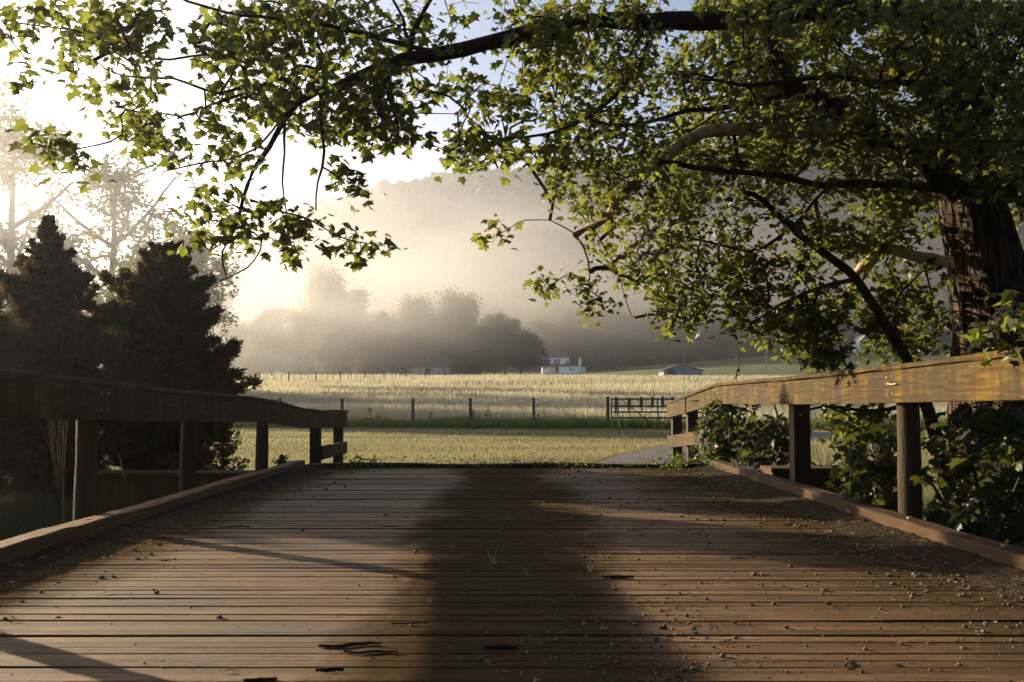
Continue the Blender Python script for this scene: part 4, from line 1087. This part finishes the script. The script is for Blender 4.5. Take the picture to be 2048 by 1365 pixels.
# ------------------------------------------------------------------ buildings far away
def gable_roof(mb, x0, x1, y0, y1, ze, zr, ov=.4, ridge_x=None, th=.14):
    """ridge runs along y"""
    xr = (x0 + x1) / 2 if ridge_x is None else ridge_x
    for xa in (x0 - ov, x1 + ov):
        s_ = (ze - zr) / ((x0 if xa < xr else x1) - xr); za = zr + s_ * (xa - xr)
        v = [(xa, y0 - ov, za), (xr, y0 - ov, zr), (xr, y1 + ov, zr), (xa, y1 + ov, za)]
        v = [np.array(q) for q in v]; v += [q + np.array([0, 0, th]) for q in v]
        mb.add(v, np.array([[0, 1, 2, 3], [7, 6, 5, 4], [0, 4, 5, 1], [1, 5, 6, 2], [2, 6, 7, 3], [3, 7, 4, 0]]), .5)
def hip_roof(mb, x0, x1, y0, y1, ze, zr, ov=.45, k=.5):
    cx, cy = (x0 + x1) / 2, (y0 + y1) / 2; rx = max(0, (x1 - x0) - (y1 - y0)) / 2 * k + .6
    b_ = [(x0 - ov, y0 - ov, ze), (x1 + ov, y0 - ov, ze), (x1 + ov, y1 + ov, ze), (x0 - ov, y1 + ov, ze)]
    t = [(cx - rx, cy, zr), (cx + rx, cy, zr)]; u = [(a, b2, c - .16) for a, b2, c in b_]
    mb.add(b_ + t + u, [[0, 1, 5, 4], [1, 2, 5], [2, 3, 4, 5], [3, 0, 4], [0, 6, 7, 1], [1, 7, 8, 2], [2, 8, 9, 3], [3, 9, 6, 0], [9, 8, 7, 6]], .5)

def window(parent, x, y, z, wd, ht, shutters=False):
    fr = MB()
    for dx in (-wd / 2, 0, wd / 2): fr.box((x + dx, y - .05, z), (.09, .09, ht + .1), 0, .7)
    for dz in (-ht / 2, 0, ht / 2): fr.box((x, y - .052, z + dz), (wd + .1, .085, .09), 0, .7)
    f_ = fr.build('window', M['white'], parent)
    p_ = MB(); p_.box((x, y - .012, z), (wd, .03, ht)); p_.build('pane', M['glass'], f_)
    if shutters:
        for dx in (-1, 1):
            s_ = MB(); s_.box((x + dx * (wd / 2 + .35), y - .04, z), (.42, .06, ht + .25)); s_.build('shutter', M['black'], f_)

def farmhouse():
    Y = 330; x0, x1 = P(1084.5, 715, Y)[0], P(1138, 715, Y)[0]; zb = float(T(14, Y)) - .1; zb = P(1110, 748, Y)[2]
    o = empty('farmhouse', ((x0 + x1) / 2, Y, zb), 'white two storey farmhouse with dark hip roof and shutters below the wooded hill', 'house')
    E = P(1110, 715.5, Y)[2]
    mb = MB(); mb.box(((x0 + x1) / 2, Y + 3.5, (zb + E) / 2 - .5), (x1 - x0, 7, E - zb + 1), 0, .6); mb.build('wall', M['white'], o)
    mb = MB(); hip_roof(mb, x0, x1, Y, Y + 7, E + .16, P(1110, 698, Y + 3)[2]); mb.build('roof', M['roof'], o)
    zw = (P(0, 719, Y)[2] + P(0, 729, Y)[2]) / 2
    for px in (1092.5, 1112): window(o, P(px, 0, Y)[0], Y, zw, 1.0, 1.6, True)
    for px in (1131, 1135.6): window(o, P(px, 0, Y)[0], Y, zw + .15, .55, 1.3)
    # porch
    pz = P(0, 732.5, Y)[2]; px0, px1 = P(1082, 0, Y)[0], P(1116, 0, Y)[0]
    mb = MB(); v = [(px0, Y - 2.2, pz), (px1, Y - 2.2, pz), (px1, Y, pz + .75), (px0, Y, pz + .75)]; v += [(a, b_, c - .15) for a, b_, c in v]
    mb.add(v, np.array([[0, 1, 2, 3], [7, 6, 5, 4], [0, 4, 5, 1], [1, 5, 6, 2], [2, 6, 7, 3], [3, 7, 4, 0]]), .5); mb.build('porch_roof', M['roof'], o)
    for px in (1082.8, 1094, 1105.5, 1115.2):
        mb = MB(); x = P(px, 0, Y)[0]; mb.box((x, Y - 2.0, (zb + pz) / 2 - .05), (.16, .16, pz - zb - .1)); mb.build('porch_post', M['white'], o)
    mb = MB(); mb.box((P(1112.5, 0, Y)[0], Y - .04, zb + 1.4), (1.0, .05, 2.0)); mb.build('door', M['brick'], o)
    # front wing
    wx0, wx1 = P(1116, 0, Y)[0], P(1153, 0, Y)[0]; we = P(0, 733.5, Y)[2]
    mb = MB(); mb.box(((wx0 + wx1) / 2, Y - .5, (zb + we) / 2 - .4), (wx1 - wx0, 5, we - zb + .8), 0, .7); mb.build('front_wing', M['white'], o)
    mb = MB(); hip_roof(mb, wx0, wx1, Y - 3, Y + 2, we + .14, P(0, 726, Y)[2], .35, .3); mb.build('wing_roof', M['roof'], o)
    for px, wd in ((1138.5, .9), (1144, .5)): window(o, P(px, 0, Y - 3)[0], Y - 3, (zb + we) / 2 + .15, wd, .95)
    # chimney
    cx = P(1157, 0, Y)[0]; ct = P(0, 719, Y)[2]
    mb = MB(); mb.box((cx, Y + 1, (zb + ct) / 2), (1.0, 1.0, ct - zb), 0, .5); c_ = mb.build('chimney', M['white'], o)
    mb = MB(); mb.box((cx, Y + 1, ct + .45), (.45, .45, .9), 0, .4); mb.build('flue', M['white'], c_)
    ax0, ax1 = P(1161, 0, Y)[0], P(1168, 0, Y)[0]; mb = MB(); mb.box(((ax0 + ax1) / 2, Y + 2, zb + 1.3), (ax1 - ax0, 3, 2.0), 0, .6); mb.build('annex', M['white'], o)
    mb = MB(); mb.box(((ax0 + ax1) / 2, Y + 2, zb + 2.36), (ax1 - ax0 + .5, 3.5, .12)); mb.build('annex_roof', M['roof'], o)
farmhouse()

def barn():
    Y = 240; x0, x1 = P(1321, 0, Y)[0], P(1397, 0, Y)[0]; xr = P(1350, 0, Y)[0]; zb = P(0, 756, Y)[2] - .3; ze = P(0, 742, Y)[2]; zr = P(0, 730, Y)[2]
    o = empty('barn', (xr, Y, zb), 'low grey board barn with uneven gable standing in the far field', 'barn')
    mb = MB(); v = [(x0, Y, zb), (x1, Y, zb), (x1, Y, ze), (xr, Y, zr), (x0, Y, ze)]; v += [(a, Y + 9, c) for a, b_, c in v]
    mb.add(v, [[0, 1, 2, 3, 4], [9, 8, 7, 6, 5], [0, 5, 6, 1], [1, 6, 7, 2], [0, 4, 9, 5]], .5)
    for x in np.arange(x0 + .3, x1, .45):
        zt = ze + (zr - ze) * ((x - x0) / (xr - x0) if x < xr else (x1 - x) / (x1 - xr)); mb.box((x, Y - .02, (zb + zt) / 2), (.06, .05, zt - zb - .1), 0, rng.random())
    mb.build('wall', M['barn'], o)
    mb = MB(); gable_roof(mb, x0, x1, Y, Y + 9, ze + .05, zr + .05, .35, xr); mb.build('roof', M['roof'], o)
    mb = MB(); mb.box((P(1336, 0, Y)[0], Y - .06, zb + 1.3), (1.8, .05, 2.0)); mb.build('door', M['darkwood'], o)
barn()

def hazy_farm():
    Y = 195; zb = P(0, 757, Y)[2] - .4; x0, x1 = P(828, 0, Y)[0], P(900, 0, Y)[0]
    o = empty('farm_cottage', ((x0 + x1) / 2, Y, zb), 'pinkish low cottage half hidden under the hazy trees', 'house')
    ze = P(0, 735, Y)[2]
    mb = MB(); mb.box(((x0 + x1) / 2, Y + 3, (zb + ze) / 2), (x1 - x0, 6, ze - zb), 0, .5); mb.build('wall', M['pink'], o)
    mb = MB(); v = [(x0 - .3, Y - .4, ze), (x1 + .3, Y - .4, ze), (x1 + .3, Y + 6.4, ze), (x0 - .3, Y + 6.4, ze), (x0 - .3, Y + 3, ze + 1.7), (x1 + .3, Y + 3, ze + 1.7)]
    mb.add(v, [[0, 1, 5, 4], [2, 3, 4, 5], [0, 4, 3], [1, 2, 5], [3, 2, 1, 0]], .5); mb.build('roof', M['roof'], o)
    for px in (842, 880): window(o, P(px, 0, Y)[0], Y, (zb + ze) / 2 + .3, .8, .9)
    mb = MB(); mb.box((P(860, 0, Y)[0], Y - .03, zb + 1.3), (.95, .06, 2.0)); mb.build('door', M['darkwood'], o)
    mb = MB(); mb.box((P(858, 0, Y)[0], Y + 2.0, ze + 1.9), (.6, .6, 1.6)); mb.build('chimney', M['brick'], o)
    # long shed to its right
    x0, x1 = P(905, 0, Y)[0], P(955, 0, Y)[0]; ze = P(0, 747, Y)[2]
    o = empty('long_shed', ((x0 + x1) / 2, Y + 1, zb), 'long low shed right of the hazy cottage', 'shed')
    mb = MB(); mb.box(((x0 + x1) / 2, Y + 3, (zb + ze) / 2), (x1 - x0, 4, ze - zb), 0, .5); mb.build('wall', M['pink'], o)
    mb = MB(); mb.bar(((x0 - .2), Y + 3, ze + .08), ((x1 + .2), Y + 3, ze + .08), 4.6, .12); mb.build('roof', M['roof'], o)
hazy_farm()

def hillside_house():
    Y = 318; zb = P(0, 701, Y)[2] - .6; x0, x1 = P(1706, 0, Y)[0], P(1740, 0, Y)[0]; xr = P(1718, 0, Y)[0]
    ze = P(0, 682, Y)[2]; zr = P(0, 670, Y)[2]
    o = empty('hillside_house', (xr, Y, zb), 'small grey gabled house high on the right hillside behind the leaves', 'house')
    mb = MB(); v = [(x0, Y, zb), (x1, Y, zb), (x1, Y, ze), (xr, Y, zr), (x0, Y, ze)]; v += [(a, Y + 7, c) for a, b_, c in v]
    mb.add(v, [[0, 1, 2, 3, 4], [9, 8, 7, 6, 5], [0, 5, 6, 1], [1, 6, 7, 2], [0, 4, 9, 5]], .4); mb.build('wall', M['barn'], o)
    mb = MB(); gable_roof(mb, x0, x1, Y, Y + 7, ze + .04, zr + .04, .4, xr); mb.build('roof', M['barn'], o)
    window(o, xr, Y, (zb + ze) / 2 + .5, .9, 1.1)
    Y = 306; c = P(1723, 700, Y); z = float(T(c[0], Y)) if False else c[2] - .55
    car = empty('parked_car', (c[0], Y, z), 'pale parked car in front of the hillside house', 'car')
    L = 4.3; mb = MB()
    sec = np.array([(-.5, .30), (-.5, .75), (-.44, .85), (-.30, .92), (-.17, 1.36), (.12, 1.40), (.26, .98), (.45, .85), (.5, .68), (.5, .30)])
    v = []
    for yy, k in ((-.85, .96), (-.8, 1.0), (.8, 1.0), (.85, .96)):
        for a, b_ in sec: v.append((c[0] + a * L * k, Y + yy * (0.82 if b_ > 1.2 else 1), z + b_))
    n = len(sec); fs = [list(range(n))[::-1], list(range(3 * n, 4 * n))]
    for i in range(3):
        for j in range(n): fs.append([i * n + j, i * n + (j + 1) % n, (i + 1) * n + (j + 1) % n, (i + 1) * n + j])
    mb.add(v, fs, .6); mb.build('body', M['carpaint'], car)
    mb = MB(); q = [(-.26, .95), (-.155, 1.30), (.10, 1.33), (.215, .98)]; vv = [(c[0] + a * L, Y - .862 + .13 * (b_ > 1.2), z + b_) for a, b_ in q]; vv += [(a, b_ + .05, d) for a, b_, d in vv]
    mb.add(vv, np.array([[0, 1, 2, 3], [0, 4, 5, 1], [1, 5, 6, 2], [2, 6, 7, 3], [3, 7, 4, 0]]), .5); mb.build('window', M['glass'], car)
    for a in (-.3, .31):
        for yy in (-.78, .78):
            mb = MB(); mb.tube([(c[0] + a * L, Y + yy - .1, z + .33), (c[0] + a * L, Y + yy + .1, z + .33)], .33, 14, .5); mb.build('wheel', M['rubber'], car)
    # utility pole
    x, Y = P(1522, 0, 255)[0], 255; z = float(T(x, Y)); tp = P(1522, 672, Y)[2]
    o = empty('utility_pole', (x, Y, z), 'thin utility pole on the far right slope', 'pole'); mb = MB(); mb.tube([(x, Y, z - .3), (x, Y, tp)], [.14, .09], 8); mb.build('pole', M['greywood'], o)
    mb = MB(); mb.box((x, Y - .15, tp - .6), (2.2, .1, .12)); mb.build('crossarm', M['greywood'], o)
hillside_house()

# ------------------------------------------------------------------ far trees
def crown_tree(name, H, Rc, natt, per, leaf, label, group, cat='tree', low=.25, spread=.6, open_=1.0, seed=0, base=(0, 0, 0), mat='far_leaf', rt=.02, lumps=7):
    base = np.array(base, float); t = empty(name, base, label, cat, group); g = Growth()
    lean = rng.normal(0, .03 * H, 2)
    tr = [base + np.array([0, 0, -.3]), base + np.array([lean[0] * .3, lean[1] * .3, H * .25]), base + np.array([lean[0] * .7, lean[1] * .6, H * .5]), base + np.array([lean[0], lean[1], H * .8])]
    g.limb(tr, H * .022, H * .006, H * .04)
    for k in range(7):
        a = k * 2.4 + rng.random(); q = rng.uniform(.25, .6); s_ = base + np.array([lean[0] * q, lean[1] * q, H * q])
        e = s_ + np.array([math.cos(a) * Rc * .75, math.sin(a) * Rc * .75, H * rng.uniform(.12, .3)])
        m_ = (s_ + e) / 2 + np.array([0, 0, -H * .02]); g.limb([s_, m_, e], H * .009, H * .003, H * .04, wob=.01 * H)
    mb = MB()
    for cc, rr, mt in g.fixed: mb.tube(cc, rr, 8, rng.random())
    mb.build('trunk', M['far_bark'], t, True)
    # lumps make an uneven outline
    cen = []
    for k in range(lumps):
        a = rng.uniform(0, 6.28); q = rng.random() ** .7; zz = rng.uniform(low + .12, .86)
        rr = Rc * .62 * q * math.sqrt(max(.1, 1 - ((zz - .55) / .52) ** 2)); cen.append((math.cos(a) * rr, math.sin(a) * rr, zz * H, Rc * rng.uniform(.24, .50)))
    cen.append((lean[0], lean[1], H * .82, Rc * .42)); cen.append((0, 0, H * .5, Rc * .6))
    A = []
    while len(A) < natt:
        c = cen[rng.integers(len(cen))]; d = rng.normal(0, 1, 3); d /= np.linalg.norm(d); r_ = c[3] * rng.random() ** .4
        p = np.array(c[:3]) + d * r_ * np.array([1, 1, .9 * H / (2.4 * Rc)])
        if p[2] > low * H and p[2] < H * 1.02: A.append(p + base)
    g.grow(np.array(A), H * .03, .1, .08); g.build_twigs('branches', M['far_bark'], t, rt, .5, 3, H * .01)
    lp = g.leafpos(per, spread, 3)
    scatter_leaves('crown', lp, rng.uniform(leaf * .6, leaf * 1.35, len(lp)), quad_leaf(), M[mat], t, np.clip(rng.random(len(lp)) * .6 + .4 * (fbm(lp[:, 0] / Rc * 3, lp[:, 2] / Rc * 3, 5, 2) + .5), 0, 1), .2)
    return t

def gz(x, y): return float(T(x, y))
def at(px, Y): x = (px - 1024) / F * Y; return x, Y, gz(x, Y)
# tall open trees on the left, in glowing haze
x, y, z = at(20, 92); crown_tree('tall_tree', 29, 8.0, 330, 22, .42, 'tall airy tree at the left edge, its open crown washed out by haze', 'hazy trees behind the cedars', base=(x, y, z), spread=.42, low=.2, lumps=13, rt=.055)
x, y, z = at(215, 98); crown_tree('tall_tree', 24.5, 8.0, 330, 22, .42, 'airy tree between the two cedar tops, crown open to the sky', 'hazy trees behind the cedars', base=(x, y, z), spread=.42, low=.15, lumps=13, rt=.055)
x, y, z = at(375, 112); crown_tree('tall_tree', 19.5, 7.5, 330, 22, .42, 'lower hazy tree spreading behind the broad cedar top', 'hazy trees behind the cedars', base=(x, y, z), spread=.42, low=.2, lumps=13, rt=.055)
x, y, z = at(315, 74); crown_tree('round_tree', 10.5, 4.2, 260, 60, .26, 'rounded dense tree in the gap behind the two cedars', 'hazy trees behind the cedars', base=(x, y, z), spread=.5, low=.12, lumps=9)

# trees around the far farm: three kinds, copied
protos = [crown_tree('field_tree', 20, 9, 330, 80, .46, None, None, base=(0, 0, 0), spread=.65, low=.04, lumps=12),
          crown_tree('field_tree', 20, 7.5, 300, 80, .46, None, None, base=(0, 0, 0), spread=.65, low=.03, lumps=14),
          crown_tree('field_tree', 20, 6.5, 280, 80, .46, None, None, base=(0, 0, 0), spread=.9, low=.05, lumps=10)]
spots = [  # px, Y, height px (photo), kind, label
 (505, 200, 66, 1, 'small dark hazy tree beside the right edge of the broad cedar'),
 (425, 240, 200, 2, 'pale hazy tree just above the broad cedar shoulder'),
 (600, 205, 150, 2, 'leftmost tree of the far clump, thin and glowing'),
 (648, 225, 232, 2, 'tallest glowing tree of the far clump, mist on its top'),
 (700, 240, 188, 1, 'tree second from left of the tall glowing pair'),
 (668, 190, 110, 1, 'dark low tree in front of the glowing pair'),
 (760, 230, 140, 0, 'rounded tree just right of the glowing pair'),
 (745, 198, 105, 2, 'low dark tree at the left end of the rail fence'),
 (830, 240, 172, 2, 'broad tree rising straight behind the pinkish cottage'),
 (800, 200, 120, 1, 'dark tree touching the left wall of the cottage'),
 (880, 232, 148, 1, 'tree behind the right end of the cottage'),
 (925, 225, 182, 2, 'wide tree behind the long shed'),
 (960, 205, 120, 1, 'dark tree over the right end of the long shed'),
 (990, 245, 138, 1, 'taller tree behind the dark tree by the farmhouse'),
 (1040, 215, 98, 0, 'round dark tree left of the white farmhouse'),
 (1010, 250, 130, 1, 'tree in the gap left of the round dark tree'),
 (545, 230, 150, 1, 'hazy tree between the small dark tree and the far clump'),
 (470, 215, 120, 2, 'hazy tree directly behind the broad cedar right edge'),
 (1085, 352, 115, 0, 'tree rising behind the farmhouse roof on the left'),
 (1135, 356, 105, 2, 'tree directly behind the farmhouse chimney side'),
 (1190, 350, 90, 1, 'tree right of the farmhouse annex'),
 (1235, 352, 100, 0, 'paler tree second right of the farmhouse'),
 (1275, 345, 75, 2, 'low tree at the wood edge left of the barn'),
 (1320, 350, 95, 1, 'tree at the wood edge over the barn left end'),
 (1370, 352, 85, 0, 'broad tree at the wood edge over the barn roof'),
 (1425, 348, 80, 2, 'tree at the wood edge right of the barn'),
 (1475, 350, 90, 1, 'tree at the wood edge left of the utility pole'),
 (1535, 352, 85, 0, 'tree at the wood edge right of the utility pole'),
 (1600, 352, 80, 2, 'tree at the wood edge between pole and hillside house'),
 (1665, 350, 75, 1, 'tree at the left side of the hillside house'),
 (1760, 352, 80, 0, 'tree just right of the hillside house'),
 (1830, 354, 75, 2, 'tree above the top of the right green slope'),
 (1890, 354, 70, 1, 'tree at the upper end of the green slope by the big trunk'),
]
used = [False] * 3
for px, Y, hp, kd, lab in spots:
    if px > 1120: hp *= 1.35
    x, y, z = at(px, Y); Hm = hp / F * Y; s_ = Hm / 20
    if not used[kd]: o = protos[kd]; used[kd] = True
    else: o = copy_tree(protos[kd])
    o.location = (x, y, z - .3); o.rotation_euler = (0, 0, rng.uniform(0, 6.28)); wsc = s_ * rng.uniform(1.0, 1.25) * (1.15 if hp < 130 else 1)
    o.scale = (wsc, wsc, s_); tag(o, lab, 'tree', 'hazy trees around the far farm')

# trees west of the frame whose long shadows stripe the field
for k, (x, y, h) in enumerate(((-66, 88, 22), (-80, 104, 24), (-130, 96, 20), (-95, 128, 26), (-120, 150, 26))):
    o = copy_tree(protos[k % 3]); o.location = (x, y, gz(x, y)); o.scale = (h / 20, h / 20, h / 20)
    tag(o, ['bushy', 'tall', 'low', 'broad', 'farthest'][k] + ' tree left of the photo frame beyond the cedars', 'tree', 'trees left of the frame')

# unseen trees added behind and right of the camera to block sky light
for k, (x, y, h) in enumerate(((-13, -13, 17), (-3, -20, 20), (8, -15, 18), (17, -8, 17), (-22, -3, 15), (19, 6, 15), (26, -18, 20), (-24, -20, 19))):
    o = copy_tree(protos[k % 3]); o.location = (x, y, gz(x, y)); o.scale = (h / 17, h / 17, h / 20)
    tag(o, ['bushy', 'tall', 'low', 'broad', 'slender', 'nearest', 'farthest', 'dark'][k] + ' unseen tree added to block sky light beside the near end of the bridge', 'tree', 'unseen trees added around the near bridge end')

# ------------------------------------------------------------------ haze
def haze():
    mb = MB(); mb.box((0, 355, 84), (900, 812, 176)); o = mb.build('haze', None); tag(o, 'pale sunlit morning haze filling the valley', 'haze', kind='stuff')
    m = bpy.data.materials.new('haze'); m.use_nodes = True; t = m.node_tree
    for n in list(t.nodes): t.nodes.remove(n)
    v = t.nodes.new('ShaderNodeVolumePrincipled'); out = t.nodes.new('ShaderNodeOutputMaterial')
    v.inputs['Color'].default_value = (.84, .91, 1.0, 1); v.inputs['Density'].default_value = 0.0005; v.inputs['Anisotropy'].default_value = 0.78
    t.links.new(v.outputs[0], out.inputs['Volume']); o.data.materials.clear(); o.data.materials.append(m)
haze()

def mist(c, rad, dens, label, seed, nscale=2.2):
    v0, f0 = ico(4); mb = MB(); mb.add(v0, f0); o = mb.build('mist', None, smooth=True)
    o.location = c; o.scale = rad
    tag(o, label, 'mist', 'mist banks over the far field', 'stuff')
    s = NT('drifting_mist'); co = s.coord(); m = s.n('ShaderNodeVectorMath', operation='LENGTH'); s.l(co, m.inputs[0])
    fall = s.ramp(m.outputs['Value'], [(0.0, 1.0), (0.45, 0.72), (1.0, 0.0)])
    off = s.n('ShaderNodeMapping'); off.inputs['Location'].default_value = (seed, seed * .7, 0); off.inputs['Scale'].default_value = (1.0, 1.0, .75); s.l(co, off.inputs['Vector'])
    nz = s.ramp(s.noise(off.outputs[0], nscale, 3, .55, .3), [(0.36, 0.15), (0.66, 1.0)])
    d = s.math('MULTIPLY', s.math('MULTIPLY', fall, nz), dens)
    v = s.n('ShaderNodeVolumePrincipled'); v.inputs['Color'].default_value = (.95, .94, .93, 1); v.inputs['Anisotropy'].default_value = 0.65
    s.l(d, v.inputs['Density']); s.l(v.outputs[0], s.out.inputs['Volume'])
    o.data.materials.clear(); o.data.materials.append(s.m)
mist((-44, 165, 26), (72, 60, 26), .0125, 'glowing mist drifting round the tops of the far tree clump', 3.1)
mist((15, 318, 40), (185, 75, 28), .0110, 'long pale mist bank lying across the lower hillside', 8.4, 3.0)
mist((-56, 72, 12), (60, 36, 26), .0055, 'bright mist in front of the tall trees left of the cedars', 5.2)
sc.cycles.volume_max_steps = 48
sc.cycles.volume_step_rate = 2.0
